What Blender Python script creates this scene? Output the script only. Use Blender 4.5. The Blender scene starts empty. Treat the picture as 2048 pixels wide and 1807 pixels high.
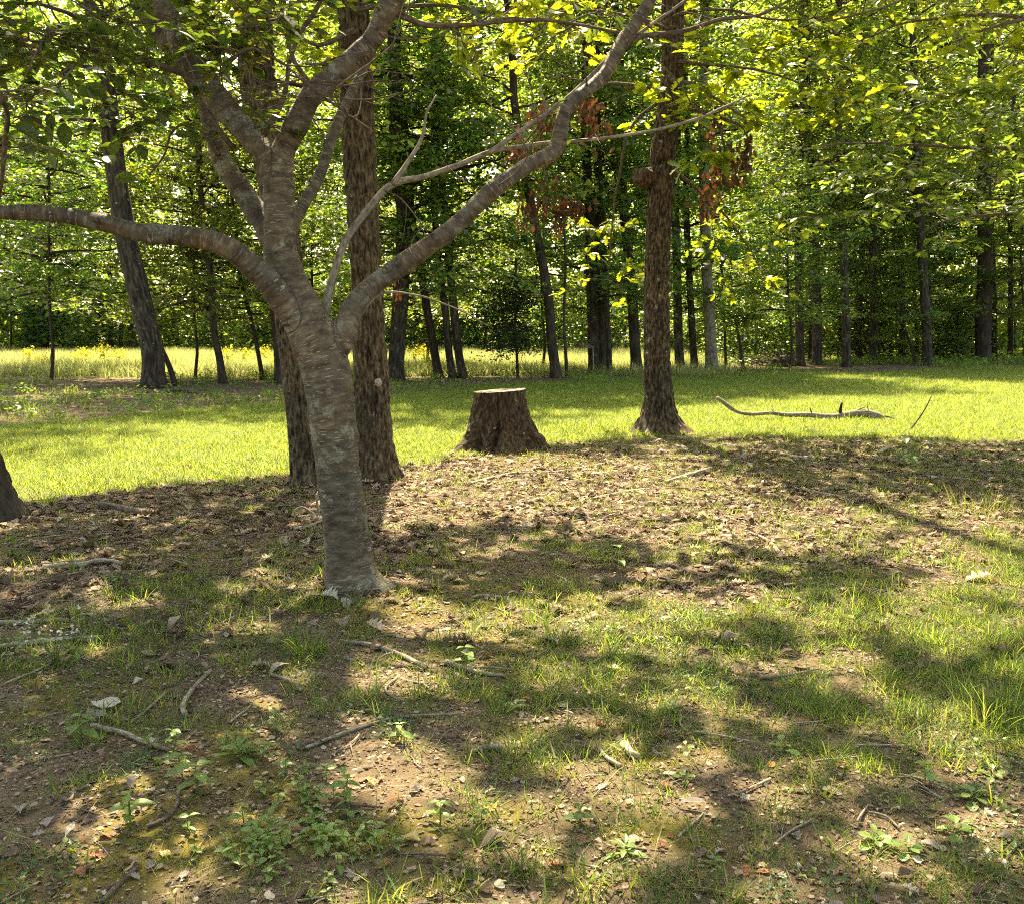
import bpy, math, random
import numpy as np
from mathutils import Vector, Matrix, Euler

rng = np.random.default_rng(7)
random.seed(7)
sc = bpy.context.scene
COL = sc.collection

# ---------------------------------------------------------------- camera, sky, sun, exposure
CAMH, FPX, HORIZON = 1.6, 2000.0, 660.0
PITCH = math.atan((903.5 - HORIZON) / FPX)
cam_data = bpy.data.cameras.new("camera")
cam = bpy.data.objects.new("camera", cam_data)
COL.objects.link(cam)
cam.location = (0, 0, CAMH)
cam.rotation_euler = (math.pi / 2 - PITCH, 0, 0)
cam_data.sensor_width = 36.0
cam_data.lens = 36.0 * FPX / 2048.0
cam_data.clip_start = 0.05
cam_data.clip_end = 2000
sc.camera = cam

SUN_EL, SUN_AZ = math.radians(56), math.radians(-8)      # azimuth from +Y, negative to the left
SUN = np.array([math.sin(SUN_AZ) * math.cos(SUN_EL), math.cos(SUN_AZ) * math.cos(SUN_EL), math.sin(SUN_EL)])
world = bpy.data.worlds.new("World")
sc.world = world
world.use_nodes = True
wn = world.node_tree
wn.nodes.clear()
sky = wn.nodes.new("ShaderNodeTexSky")
sky.sky_type = 'NISHITA'
sky.sun_disc = False
sky.sun_elevation = SUN_EL
sky.sun_rotation = SUN_AZ
sky.air_density = 1.0
sky.dust_density = 3.0
sky.ozone_density = 0.6
bg = wn.nodes.new("ShaderNodeBackground")
bg.inputs["Strength"].default_value = 0.125
wo = wn.nodes.new("ShaderNodeOutputWorld")
wn.links.new(sky.outputs[0], bg.inputs[0])
wn.links.new(bg.outputs[0], wo.inputs[0])
sd = bpy.data.lights.new("sun", 'SUN')
sd.energy = 5.0
sd.angle = math.radians(0.55)
sd.color = (1.0, 0.92, 0.76)
sun = bpy.data.objects.new("sun", sd)
COL.objects.link(sun)
sun.rotation_euler = Vector(SUN).to_track_quat('Z', 'Y').to_euler()
sc.view_settings.view_transform = 'Standard'
sc.view_settings.look = 'None'
sc.view_settings.gamma = 1.0
sc.view_settings.exposure = 2.36
sc.view_settings.use_white_balance = True
sc.view_settings.white_balance_temperature = 8500
sc.view_settings.white_balance_tint = 5
sc.render.engine = 'CYCLES'
sc.cycles.filter_width = 1.1
sc.cycles.use_adaptive_sampling = True
sc.cycles.adaptive_threshold = 0.02
sc.cycles.max_bounces = 8
sc.cycles.diffuse_bounces = 4
sc.cycles.glossy_bounces = 2
sc.cycles.transmission_bounces = 6
sc.cycles.transparent_max_bounces = 4
sc.cycles.caustics_reflective = False
sc.cycles.caustics_refractive = False
sc.cycles.sample_clamp_indirect = 6.0
sc.cycles.use_denoising = False
try:
    sc.cycles.denoiser = 'OPENIMAGEDENOISE'
    sc.cycles.denoising_prefilter = 'ACCURATE'
except Exception:
    pass

# ---------------------------------------------------------------- picture point -> place
_F = np.array([0, math.cos(PITCH), -math.sin(PITCH)])
_U = np.array([0, math.sin(PITCH), math.cos(PITCH)])


def ray(x, y):
    return _F + np.array([1.0, 0, 0]) * ((x - 1024) / FPX) - _U * ((y - 903.5) / FPX)


def G(x, y):
    d = ray(x, y)
    t = -CAMH / d[2]
    return np.array([d[0] * t, d[1] * t])


def P(x, y, Y):
    d = ray(x, y)
    t = Y / d[1]
    return np.array([d[0] * t, Y, CAMH + d[2] * t])


def pix(p):
    p = np.asarray(p, float)
    v = p - np.array([0, 0, CAMH])
    z = np.maximum(v @ _F, 0.05)
    return np.stack([1024 + FPX * v[..., 0] / z, 903.5 - FPX * (v @ _U) / z], -1)


def mpp(Y):
    return Y / FPX


# ---------------------------------------------------------------- noise
def _hash(ix, iy, iz, seed):
    with np.errstate(over='ignore'):
        h = (ix.astype(np.uint32) * np.uint32(374761393)) ^ (iy.astype(np.uint32) * np.uint32(668265263)) ^ \
            (iz.astype(np.uint32) * np.uint32(2147483647 - 58)) ^ np.uint32((seed * 2654435761) & 0xffffffff)
        h = (h ^ (h >> np.uint32(13))) * np.uint32(1274126177)
        h = h ^ (h >> np.uint32(16))
        h = h * np.uint32(2246822519)
        h = h ^ (h >> np.uint32(15))
    return h.astype(np.float64) / 4294967295.0


def vnoise(p, seed=0):
    p = np.asarray(p, float)
    i = np.floor(p).astype(np.int64)
    f = p - i
    f = f * f * (3 - 2 * f)
    out = 0
    for dx in (0, 1):
        for dy in (0, 1):
            for dz in (0, 1):
                w = (f[:, 0] if dx else 1 - f[:, 0]) * (f[:, 1] if dy else 1 - f[:, 1]) * (f[:, 2] if dz else 1 - f[:, 2])
                out = out + w * _hash(i[:, 0] + dx, i[:, 1] + dy, i[:, 2] + dz, seed)
    return out


def fbm(p, octaves=3, seed=0):
    a, s, t = 0.5, 0.0, 0.0
    p = np.asarray(p, float)
    for k in range(octaves):
        s = s + a * vnoise(p * 2 ** k, seed + k)
        t += a
        a *= 0.5
    return s / t


def n2(x, y, f, seed=0, octaves=3):
    x = np.atleast_1d(np.asarray(x, float)); y = np.atleast_1d(np.asarray(y, float))
    return fbm(np.stack([x.ravel() * f, y.ravel() * f, np.full(x.size, 0.37)], -1), octaves, seed).reshape(x.shape)


def sstep(a, b, x):
    t = np.clip((x - a) / (b - a), 0, 1)
    return t * t * (3 - 2 * t)


def gh(x, y):
    """height of the ground"""
    x = np.asarray(x, float); y = np.asarray(y, float)
    h = 0.10 * (n2(x, y, 0.18, 3, 2) - 0.5) + 0.05 * (n2(x, y, 0.9, 5, 2) - 0.5) + 0.022 * (n2(x, y, 4.5, 9, 2) - 0.5)
    return h.reshape(x.shape) if x.ndim else float(h[0])


def gz(p, dz=0.0):
    return np.array([p[0], p[1], gh(p[0], p[1]) + dz])


# ---------------------------------------------------------------- mesh helpers
def mesh_from(name, V, F, smooth=True, attrs=None, mats=None, mat_index=None):
    V = np.asarray(V, np.float32)
    if not isinstance(F, list):
        F = [F]
    F = [np.asarray(f, np.int32) for f in F if len(f)]
    me = bpy.data.meshes.new(name)
    me.vertices.add(len(V))
    me.vertices.foreach_set("co", V.ravel())
    nl = sum(f.size for f in F)
    me.loops.add(nl)
    me.loops.foreach_set("vertex_index", np.concatenate([f.ravel() for f in F]))
    tot = np.concatenate([np.full(len(f), f.shape[1], np.int32) for f in F])
    start = np.concatenate([[0], np.cumsum(tot)[:-1]]).astype(np.int32)
    me.polygons.add(len(tot))
    me.polygons.foreach_set("loop_start", start)
    me.polygons.foreach_set("loop_total", tot)
    me.polygons.foreach_set("use_smooth", np.full(len(tot), smooth))
    if mat_index is not None:
        me.polygons.foreach_set("material_index", np.asarray(mat_index, np.int32))
    for k, v in (attrs or {}).items():
        v = np.asarray(v, np.float32)
        if v.ndim == 2:
            a = me.attributes.new(k, 'FLOAT_VECTOR', 'POINT'); a.data.foreach_set("vector", v.ravel())
        else:
            a = me.attributes.new(k, 'FLOAT', 'POINT'); a.data.foreach_set("value", v)
    me.update(calc_edges=True)
    for m in (mats or []):
        me.materials.append(m)
    return me


def link(name, me, parent=None, loc=None, rot=None, scale=None):
    o = bpy.data.objects.new(name, me)
    COL.objects.link(o)
    if parent is not None:
        o.parent = parent
    if loc is not None:
        o.location = [float(v) for v in loc]
    if rot is not None:
        o.rotation_euler = rot
    if scale is not None:
        o.scale = (scale,) * 3 if np.isscalar(scale) else scale
    return o


def mk(name, V, F, mat, parent=None, smooth=True, attrs=None):
    """mesh in world coordinates; stored relative to its (unrotated) thing"""
    V = np.asarray(V, float)
    if parent is not None:
        base = np.array(parent.location)
        pp = parent.parent
        while pp is not None:
            base = base + np.array(pp.location); pp = pp.parent
        V = V - base
    return link(name, mesh_from(name, V, F, smooth, attrs, [mat]), parent)


def mk_at(name, V, F, mat, loc, smooth=True, attrs=None):
    """top-level mesh thing with its origin at loc"""
    return link(name, mesh_from(name, np.asarray(V) - np.asarray(loc), F, smooth, attrs, [mat]), None, loc)


def tag(o, label, cat, group=None, kind=None):
    o["label"] = label
    if cat:
        o["category"] = cat
    if group:
        o["group"] = group
    if kind:
        o["kind"] = kind
    return o


def empty(name, loc, label, cat, group=None):
    o = bpy.data.objects.new(name, None)
    o.empty_display_size = 0.2
    COL.objects.link(o)
    o.location = [float(v) for v in loc]
    return tag(o, label, cat, group)


def catmull(path, rad, n=12):
    path = np.asarray(path, float); rad = np.asarray(rad, float)
    if len(path) < 3:
        t = np.linspace(0, 1, n)[:, None]
        return path[0] * (1 - t) + path[-1] * t, rad[0] * (1 - t[:, 0]) + rad[-1] * t[:, 0]
    A = np.column_stack([path, rad])
    A = np.vstack([2 * A[0] - A[1], A, 2 * A[-1] - A[-2]])
    out = []
    for i in range(1, len(A) - 2):
        t = np.linspace(0, 1, n, endpoint=False)[:, None]
        p0, p1, p2, p3 = A[i - 1], A[i], A[i + 1], A[i + 2]
        out.append(0.5 * (2 * p1 + (p2 - p0) * t + (2 * p0 - 5 * p1 + 4 * p2 - p3) * t ** 2 + (3 * p1 - p0 - 3 * p2 + p3) * t ** 3))
    out.append(A[-2][None])
    A = np.vstack(out)
    return A[:, :3], np.maximum(A[:, 3], 1e-4)


def tube(path, rad, sides=8, step=0.1, fine_to=None, coarse=None, disp=None, cap=True, wob=0.0, seed=0):
    """returns V, [quads, tris], bark coordinates"""
    c, r = catmull(path, rad)
    seg = np.linalg.norm(np.diff(c, axis=0), axis=1)
    s = np.concatenate([[0], np.cumsum(seg)])
    L = s[-1]
    if fine_to is not None and fine_to < L:
        ss = np.concatenate([np.arange(0, fine_to, step), np.arange(fine_to, L, coarse or step * 6), [L]])
    else:
        ss = np.linspace(0, L, max(3, int(L / step) + 1))
    c = np.stack([np.interp(ss, s, c[:, k]) for k in range(3)], -1)
    r = np.interp(ss, s, r)
    if wob:
        for k in range(3):
            c[:, k] += wob * (fbm(np.stack([ss * 3, ss * 0 + k * 7.7, ss * 0 + seed], -1), 2, seed) - 0.5) * 2 * np.minimum(1, ss / 0.3)
    T = np.gradient(c, axis=0)
    T /= np.linalg.norm(T, axis=1)[:, None] + 1e-12
    N = np.zeros_like(T)
    a = np.array([1.0, 0, 0]) if abs(T[0][0]) < 0.9 else np.array([0, 1.0, 0])
    n = a - T[0] * (a @ T[0]); n /= np.linalg.norm(n)
    for i in range(len(T)):
        n = n - T[i] * (n @ T[i]); n /= np.linalg.norm(n) + 1e-12
        N[i] = n
    B = np.cross(T, N)
    th = np.linspace(0, 2 * math.pi, sides, endpoint=False)
    ct, st = np.cos(th), np.sin(th)
    R = np.repeat(r[:, None], sides, 1)
    S = np.repeat(ss[:, None], sides, 1)
    bark = np.stack([R * ct, R * st, S], -1)
    if disp is not None:
        R = R + disp(bark.reshape(-1, 3), np.tile(th, len(ss)), S.ravel(), R.ravel()).reshape(R.shape)
    V = c[:, None, :] + R[..., None] * (ct[None, :, None] * N[:, None, :] + st[None, :, None] * B[:, None, :])
    m = len(ss)
    i, j = np.meshgrid(np.arange(m - 1), np.arange(sides), indexing='ij')
    j2 = (j + 1) % sides
    Q = np.stack([i * sides + j, i * sides + j2, (i + 1) * sides + j2, (i + 1) * sides + j], -1).reshape(-1, 4)
    V = V.reshape(-1, 3)
    bark = bark.reshape(-1, 3)
    F = [Q]
    if cap:
        k = len(V)
        V = np.vstack([V, c[0] , c[-1] + T[-1] * r[-1] * 0.5])
        bark = np.vstack([bark, [[0, 0, 0], [0, 0, L]]])
        jj = np.arange(sides); j2 = (jj + 1) % sides
        F.append(np.vstack([np.stack([j2, jj, np.full(sides, k)], -1), np.stack([(m - 1) * sides + jj, (m - 1) * sides + j2, np.full(sides, k + 1)], -1)]))
    return V, F, bark


def join(parts):
    """parts: list of (V, [F...], attr or None)"""
    Vs, Fd, As, off = [], {}, [], 0
    for V, F, A in parts:
        Vs.append(V)
        for f in F:
            f = np.asarray(f)
            if len(f):
                Fd.setdefault(f.shape[1], []).append(f + off)
        As.append(A if A is not None else np.zeros((len(V), 3)))
        off += len(V)
    return np.vstack(Vs), [np.vstack(v) for v in Fd.values()], np.vstack(As)


# ---------------------------------------------------------------- leaf shapes: unit length along +Y, normal +Z
def leaf_outline(kind):
    if kind == 'quad':
        V = [(0, 0, 0), (0.30, 0.5, 0.06), (0, 1, -0.02), (-0.30, 0.5, 0.06)]
        return np.array(V), np.array([(0, 1, 2), (0, 2, 3)])
    if kind == 'blob':        # a broad uneven six-pointed far leaf
        V = [(0, 0, 0), (0.42, 0.25, .05), (0.36, 0.75, .02), (0, 1, -.05), (-0.38, 0.8, .04), (-0.40, 0.3, .03)]
        return np.array(V), np.array([(0, 1, 2), (0, 2, 3), (0, 3, 4), (0, 4, 5)])
    if kind == 'ovate':
        w = [(0.0, 0.0), (0.15, 0.16), (0.38, 0.29), (0.62, 0.25), (0.83, 0.13), (1.0, 0.0)]
    elif kind == 'oak':
        w = [(0.0, 0.02), (0.12, 0.07), (0.22, 0.22), (0.28, 0.12), (0.42, 0.32), (0.50, 0.15), (0.64, 0.36), (0.72, 0.16), (0.86, 0.22), (1.0, 0.0)]
    elif kind == 'maple':
        V = [(0, 0, 0), (0.34, -0.02, .02), (0.22, 0.18, 0), (0.56, 0.36, .06), (0.24, 0.46, 0), (0.20, 0.72, .02), (0, 1, -.03),
             (-0.20, 0.72, .02), (-0.24, 0.46, 0), (-0.56, 0.36, .06), (-0.22, 0.18, 0), (-0.34, -0.02, .02), (0, .35, -.02)]
        n = 12
        return np.array(V), np.array([(i, (i + 1) % n, 12) for i in range(n)])
    elif kind == 'oblong':
        w = [(0.0, 0.0), (0.2, 0.12), (0.5, 0.17), (0.8, 0.11), (1.0, 0.0)]
    elif kind == 'spoon':
        w = [(0.0, 0.03), (0.3, 0.06), (0.5, 0.2), (0.72, 0.27), (0.9, 0.18), (1.0, 0.0)]
    mid = [(0, t, -0.10 * t * t) for t, _ in w]
    Rr = [(b, t, -0.10 * t * t + 0.18 * b) for t, b in w]
    Ll = [(-b, t, -0.10 * t * t + 0.18 * b) for t, b in w]
    n = len(w)
    V = np.array(mid + Rr + Ll)
    F = []
    for i in range(n - 1):
        F += [(i, n + i, n + i + 1), (i, n + i + 1, i + 1), (i, i + 1, 2 * n + i + 1), (i, 2 * n + i + 1, 2 * n + i)]
    return V, np.array(F)


LEAF = {k: leaf_outline(k) for k in ('quad', 'blob', 'ovate', 'oak', 'maple', 'oblong', 'spoon')}


def leaf_frames(n, tilt=0.5, az=None, r=rng):
    """rotation matrices (columns: side, along, normal); leaves lie roughly flat with random tilt"""
    az = r.uniform(0, 2 * math.pi, n) if az is None else az
    pit = r.normal(-0.15, tilt, n)
    roll = r.normal(0, tilt, n)
    ca, sa = np.cos(az), np.sin(az)
    along = np.stack([ca * np.cos(pit), sa * np.cos(pit), np.sin(pit)], -1)
    side0 = np.stack([sa, -ca, np.zeros(n)], -1)
    nor0 = np.cross(side0, along)
    side = side0 * np.cos(roll)[:, None] + nor0 * np.sin(roll)[:, None]
    nor = np.cross(side, along)
    return np.stack([side, along, nor], -1)


def leaves(kind, pos, frames, size):
    T, F = LEAF[kind]
    n, k = len(pos), len(T)
    size = np.broadcast_to(np.asarray(size, float), (n,))
    V = np.einsum('nij,kj->nki', frames, T) * size[:, None, None] + pos[:, None, :]
    FF = (F[None] + (np.arange(n) * k)[:, None, None]).reshape(-1, F.shape[1])
    return V.reshape(-1, 3), FF


# ---------------------------------------------------------------- materials
def new_mat(name):
    m = bpy.data.materials.new(name)
    m.use_nodes = True
    nt = m.node_tree
    nt.nodes.clear()
    out = nt.nodes.new("ShaderNodeOutputMaterial")
    return m, nt, out


def N(nt, t, **kw):
    n = nt.nodes.new(t)
    for k, v in kw.items():
        if k.startswith("i_"):
            key = k[2:]
            key = int(key) if key.isdigit() else key.replace("_", " ")
            n.inputs[key].default_value = v
        else:
            setattr(n, k, v)
    return n


def ramp(nt, stops, interp='LINEAR'):
    n = nt.nodes.new("ShaderNodeValToRGB")
    n.color_ramp.interpolation = interp
    e = n.color_ramp.elements
    while len(e) < len(stops):
        e.new(0.5)
    for el, (p, c) in zip(e, stops):
        el.position = p
        el.color = (*c, 1) if len(c) == 3 else c
    return n


def mixc(nt, fac, a, b, blend='MIX'):
    n = nt.nodes.new("ShaderNodeMix")
    n.data_type = 'RGBA'
    n.blend_type = blend
    for sock, v in ((n.inputs[0], fac), (n.inputs[6], a), (n.inputs[7], b)):
        if isinstance(v, (int, float)):
            sock.default_value = v
        elif isinstance(v, (tuple, list)):
            sock.default_value = (*v, 1)
        else:
            nt.links.new(v, sock)
    return n.outputs[2]


def math_n(nt, op, a, b=0.0, clamp=False):
    n = nt.nodes.new("ShaderNodeMath")
    n.operation = op
    n.use_clamp = clamp
    for i, v in enumerate((a, b)):
        if isinstance(v, (int, float)):
            n.inputs[i].default_value = v
        else:
            nt.links.new(v, n.inputs[i])
    return n.outputs[0]


def leaf_mat(name, stops, trans_stops, mixf=0.5, rough=0.42, spec=0.5, obj_hue=0.0, per_object=False):
    """leaf with its own colour from one end of a ramp to the other, lit from both sides"""
    m, nt, out = new_mat(name)
    geo = N(nt, "ShaderNodeNewGeometry")
    oi = N(nt, "ShaderNodeObjectInfo")
    rnd = geo.outputs["Random Per Island"]
    if per_object:
        rnd = math_n(nt, 'FRACT', math_n(nt, 'ADD', math_n(nt, 'MULTIPLY', rnd, 0.35), math_n(nt, 'MULTIPLY', oi.outputs["Random"], 1.0)))
    r1, r2 = ramp(nt, stops), ramp(nt, trans_stops)
    nt.links.new(rnd, r1.inputs[0]); nt.links.new(rnd, r2.inputs[0])
    c1, c2 = r1.outputs[0], r2.outputs[0]
    if obj_hue:
        hs = []
        for c in (c1, c2):
            h = N(nt, "ShaderNodeHueSaturation")
            nt.links.new(c, h.inputs["Color"])
            nt.links.new(math_n(nt, 'ADD', 0.5 - obj_hue / 2, math_n(nt, 'MULTIPLY', oi.outputs["Random"], obj_hue)), h.inputs["Hue"])
            nt.links.new(math_n(nt, 'ADD', 0.8, math_n(nt, 'MULTIPLY', math_n(nt, 'FRACT', math_n(nt, 'MULTIPLY', oi.outputs["Random"], 7.31)), 0.4)), h.inputs["Value"])
            hs.append(h.outputs[0])
        c1, c2 = hs
    p = N(nt, "ShaderNodeBsdfPrincipled")
    p.inputs["Roughness"].default_value = rough
    p.inputs["Specular IOR Level"].default_value = spec
    nt.links.new(c1, p.inputs["Base Color"])
    t = N(nt, "ShaderNodeBsdfTranslucent")
    nt.links.new(c2, t.inputs["Color"])
    mx = N(nt, "ShaderNodeMixShader")
    mx.inputs[0].default_value = mixf
    nt.links.new(p.outputs[0], mx.inputs[1]); nt.links.new(t.outputs[0], mx.inputs[2])
    nt.links.new(mx.outputs[0], out.inputs[0])
    return m


def bark_mat(name, dark, mid, light, lichen=(0.34, 0.35, 0.29), lich_amt=0.62, sx=34, sz=11.0, bump=0.8, moss=0.0, dist=0.02):
    m, nt, out = new_mat(name)
    at = N(nt, "ShaderNodeAttribute", attribute_name="bark")
    mp = N(nt, "ShaderNodeMapping")
    mp.inputs["Scale"].default_value = (sx, sx, sz)
    nt.links.new(at.outputs["Vector"], mp.inputs[0])
    n1 = N(nt, "ShaderNodeTexNoise", i_Scale=1.0, i_Detail=5.0, i_Roughness=0.65)
    nt.links.new(mp.outputs[0], n1.inputs["Vector"])
    r1 = ramp(nt, [(0.36, dark), (0.50, mid), (0.66, light)])
    nt.links.new(n1.outputs["Fac"], r1.inputs[0])
    n2_ = N(nt, "ShaderNodeTexNoise", i_Scale=9.0, i_Detail=6.0, i_Roughness=0.7)
    nt.links.new(at.outputs["Vector"], n2_.inputs["Vector"])
    r2 = ramp(nt, [(lich_amt, (0, 0, 0)), (lich_amt + 0.07, (1, 1, 1))])
    nt.links.new(n2_.outputs["Fac"], r2.inputs[0])
    c = mixc(nt, r2.outputs[0], r1.outputs[0], lichen)
    n3 = N(nt, "ShaderNodeTexNoise", i_Scale=1.6, i_Detail=2.0)
    nt.links.new(at.outputs["Vector"], n3.inputs["Vector"])
    r3 = ramp(nt, [(0.3, (0.72, 0.72, 0.74)), (0.7, (1.2, 1.12, 1.0))])
    nt.links.new(n3.outputs["Fac"], r3.inputs[0])
    c = mixc(nt, 1.0, c, r3.outputs[0], 'MULTIPLY')
    p = N(nt, "ShaderNodeBsdfPrincipled", i_Roughness=0.9)
    p.inputs["Specular IOR Level"].default_value = 0.25
    nt.links.new(c, p.inputs["Base Color"])
    b = N(nt, "ShaderNodeBump", i_Strength=bump, i_Distance=dist)
    nt.links.new(n1.outputs["Fac"], b.inputs["Height"])
    nt.links.new(b.outputs[0], p.inputs["Normal"])
    nt.links.new(p.outputs[0], out.inputs[0])
    return m


def cherry_mat():
    m, nt, out = new_mat("cherry_bark")
    at = N(nt, "ShaderNodeAttribute", attribute_name="bark")
    # broad horizontal bands of grey over red brown
    mp = N(nt, "ShaderNodeMapping"); mp.inputs["Scale"].default_value = (9, 9, 25)
    nt.links.new(at.outputs["Vector"], mp.inputs[0])
    n1 = N(nt, "ShaderNodeTexNoise", i_Scale=1.0, i_Detail=4.0, i_Roughness=0.62)
    nt.links.new(mp.outputs[0], n1.inputs["Vector"])
    r1 = ramp(nt, [(0.30, (0.020, 0.014, 0.008)), (0.44, (0.064, 0.047, 0.028)), (0.57, (0.112, 0.086, 0.054)), (0.72, (0.21, 0.175, 0.12))])
    nt.links.new(n1.outputs["Fac"], r1.inputs[0])
    # lenticels: pale short dashes round the stem
    mp2 = N(nt, "ShaderNodeMapping"); mp2.inputs["Scale"].default_value = (15, 15, 115)
    nt.links.new(at.outputs["Vector"], mp2.inputs[0])
    n2_ = N(nt, "ShaderNodeTexNoise", i_Scale=1.0, i_Detail=2.0, i_Roughness=0.5)
    nt.links.new(mp2.outputs[0], n2_.inputs["Vector"])
    r2 = ramp(nt, [(0.585, (0, 0, 0)), (0.625, (1, 1, 1))])
    nt.links.new(n2_.outputs["Fac"], r2.inputs[0])
    n7 = N(nt, "ShaderNodeTexNoise", i_Scale=3.4, i_Detail=3.0)
    nt.links.new(at.outputs["Vector"], n7.inputs["Vector"])
    r7 = ramp(nt, [(0.40, (0.12, 0.12, 0.12)), (0.62, (0.95, 0.95, 0.95))])
    nt.links.new(n7.outputs["Fac"], r7.inputs[0])
    c = mixc(nt, math_n(nt, 'MULTIPLY', r2.outputs[0], r7.outputs[0]), r1.outputs[0], (0.33, 0.29, 0.22))
    # coppery peeled bands
    mp6 = N(nt, "ShaderNodeMapping"); mp6.inputs["Scale"].default_value = (4, 4, 13)
    nt.links.new(at.outputs["Vector"], mp6.inputs[0])
    n6 = N(nt, "ShaderNodeTexNoise", i_Scale=1.0, i_Detail=5.0, i_Roughness=0.7)
    nt.links.new(mp6.outputs[0], n6.inputs["Vector"])
    r6 = ramp(nt, [(0.52, (0, 0, 0)), (0.62, (1, 1, 1))])
    nt.links.new(n6.outputs["Fac"], r6.inputs[0])
    c = mixc(nt, math_n(nt, 'MULTIPLY', r6.outputs[0], 0.35), c, (0.10, 0.052, 0.027))
    # grey green lichen in blotches
    n3 = N(nt, "ShaderNodeTexNoise", i_Scale=5.5, i_Detail=7.0, i_Roughness=0.68)
    nt.links.new(at.outputs["Vector"], n3.inputs["Vector"])
    r3 = ramp(nt, [(0.545, (0, 0, 0)), (0.60, (0.9, 0.9, 0.9))])
    nt.links.new(n3.outputs["Fac"], r3.inputs[0])
    n4 = N(nt, "ShaderNodeTexNoise", i_Scale=60, i_Detail=2.0)
    nt.links.new(at.outputs["Vector"], n4.inputs["Vector"])
    r4 = ramp(nt, [(0.3, (0.11, 0.105, 0.07)), (0.7, (0.26, 0.255, 0.19))])
    nt.links.new(n4.outputs["Fac"], r4.inputs[0])
    c = mixc(nt, r3.outputs[0], c, r4.outputs[0])
    n5 = N(nt, "ShaderNodeTexNoise", i_Scale=2.1, i_Detail=1.0)
    nt.links.new(at.outputs["Vector"], n5.inputs["Vector"])
    r5 = ramp(nt, [(0.35, (0.8, 0.8, 0.82)), (0.65, (1.2, 1.08, 0.95))])
    nt.links.new(n5.outputs["Fac"], r5.inputs[0])
    c = mixc(nt, 1.0, c, r5.outputs[0], 'MULTIPLY')
    p = N(nt, "ShaderNodeBsdfPrincipled", i_Roughness=0.72)
    p.inputs["Specular IOR Level"].default_value = 0.4
    nt.links.new(c, p.inputs["Base Color"])
    h = math_n(nt, 'ADD', n1.outputs["Fac"], math_n(nt, 'MULTIPLY', r2.outputs[0], 0.35))
    h = math_n(nt, 'ADD', h, math_n(nt, 'MULTIPLY', r3.outputs[0], 0.3))
    b = N(nt, "ShaderNodeBump", i_Strength=0.9, i_Distance=0.014)
    nt.links.new(h, b.inputs["Height"])
    nt.links.new(b.outputs[0], p.inputs["Normal"])
    nt.links.new(p.outputs[0], out.inputs[0])
    return m


def plain_mat(name, col, rough=0.8, var=0.25, scale=20, spec=0.3):
    m, nt, out = new_mat(name)
    tc = N(nt, "ShaderNodeTexCoord")
    n = N(nt, "ShaderNodeTexNoise", i_Scale=scale, i_Detail=4.0)
    nt.links.new(tc.outputs["Object"], n.inputs["Vector"])
    r = ramp(nt, [(0.3, tuple(v * (1 - var) for v in col)), (0.7, tuple(v * (1 + var) for v in col))])
    nt.links.new(n.outputs["Fac"], r.inputs[0])
    p = N(nt, "ShaderNodeBsdfPrincipled", i_Roughness=rough)
    p.inputs["Specular IOR Level"].default_value = spec
    nt.links.new(r.outputs[0], p.inputs["Base Color"])
    nt.links.new(p.outputs[0], out.inputs[0])
    return m


M = {}
M['oak_bark'] = bark_mat("oak_bark", (0.013, 0.009, 0.005), (0.078, 0.055, 0.032), (0.20, 0.155, 0.10), lich_amt=0.64)
M['red_oak_bark'] = bark_mat("red_oak_bark", (0.010, 0.006, 0.004), (0.058, 0.037, 0.021), (0.175, 0.13, 0.085), lich_amt=0.615)
M['stump_bark'] = bark_mat("stump_bark", (0.012, 0.007, 0.004), (0.055, 0.033, 0.018), (0.14, 0.095, 0.058), lich_amt=0.64, sx=30, sz=9, bump=0.8)
M['wood_bark'] = bark_mat("wood_bark", (0.012, 0.009, 0.006), (0.038, 0.030, 0.021), (0.10, 0.083, 0.062), lich_amt=0.62, sx=14, sz=3)
M['dark_bark'] = bark_mat("dark_bark", (0.022, 0.016, 0.011), (0.045, 0.034, 0.024), (0.085, 0.066, 0.048), lich_amt=0.70, sx=14, sz=3)
M['grey_bark'] = bark_mat("grey_bark", (0.10, 0.088, 0.070), (0.17, 0.15, 0.12), (0.26, 0.24, 0.20), lich_amt=0.6, sx=10, sz=6)
M['cherry'] = cherry_mat()
M['twig'] = bark_mat("twig_bark", (0.05, 0.035, 0.025), (0.11, 0.08, 0.058), (0.20, 0.16, 0.12), lich_amt=0.62, sx=60, sz=20, bump=0.2, dist=0.004)
M['pale_twig'] = bark_mat("pale_twig_bark", (0.11, 0.087, 0.062), (0.22, 0.185, 0.14), (0.36, 0.32, 0.255), lich_amt=0.60, sx=60, sz=20, bump=0.3, dist=0.004)
M['dead_wood'] = bark_mat("dead_wood", (0.15, 0.115, 0.08), (0.30, 0.25, 0.19), (0.46, 0.41, 0.33), lich_amt=0.68, sx=50, sz=8, bump=0.5, dist=0.006)
M['cut_wood'] = plain_mat("cut_wood", (0.42, 0.33, 0.22), 0.85, 0.3, 30)

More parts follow.
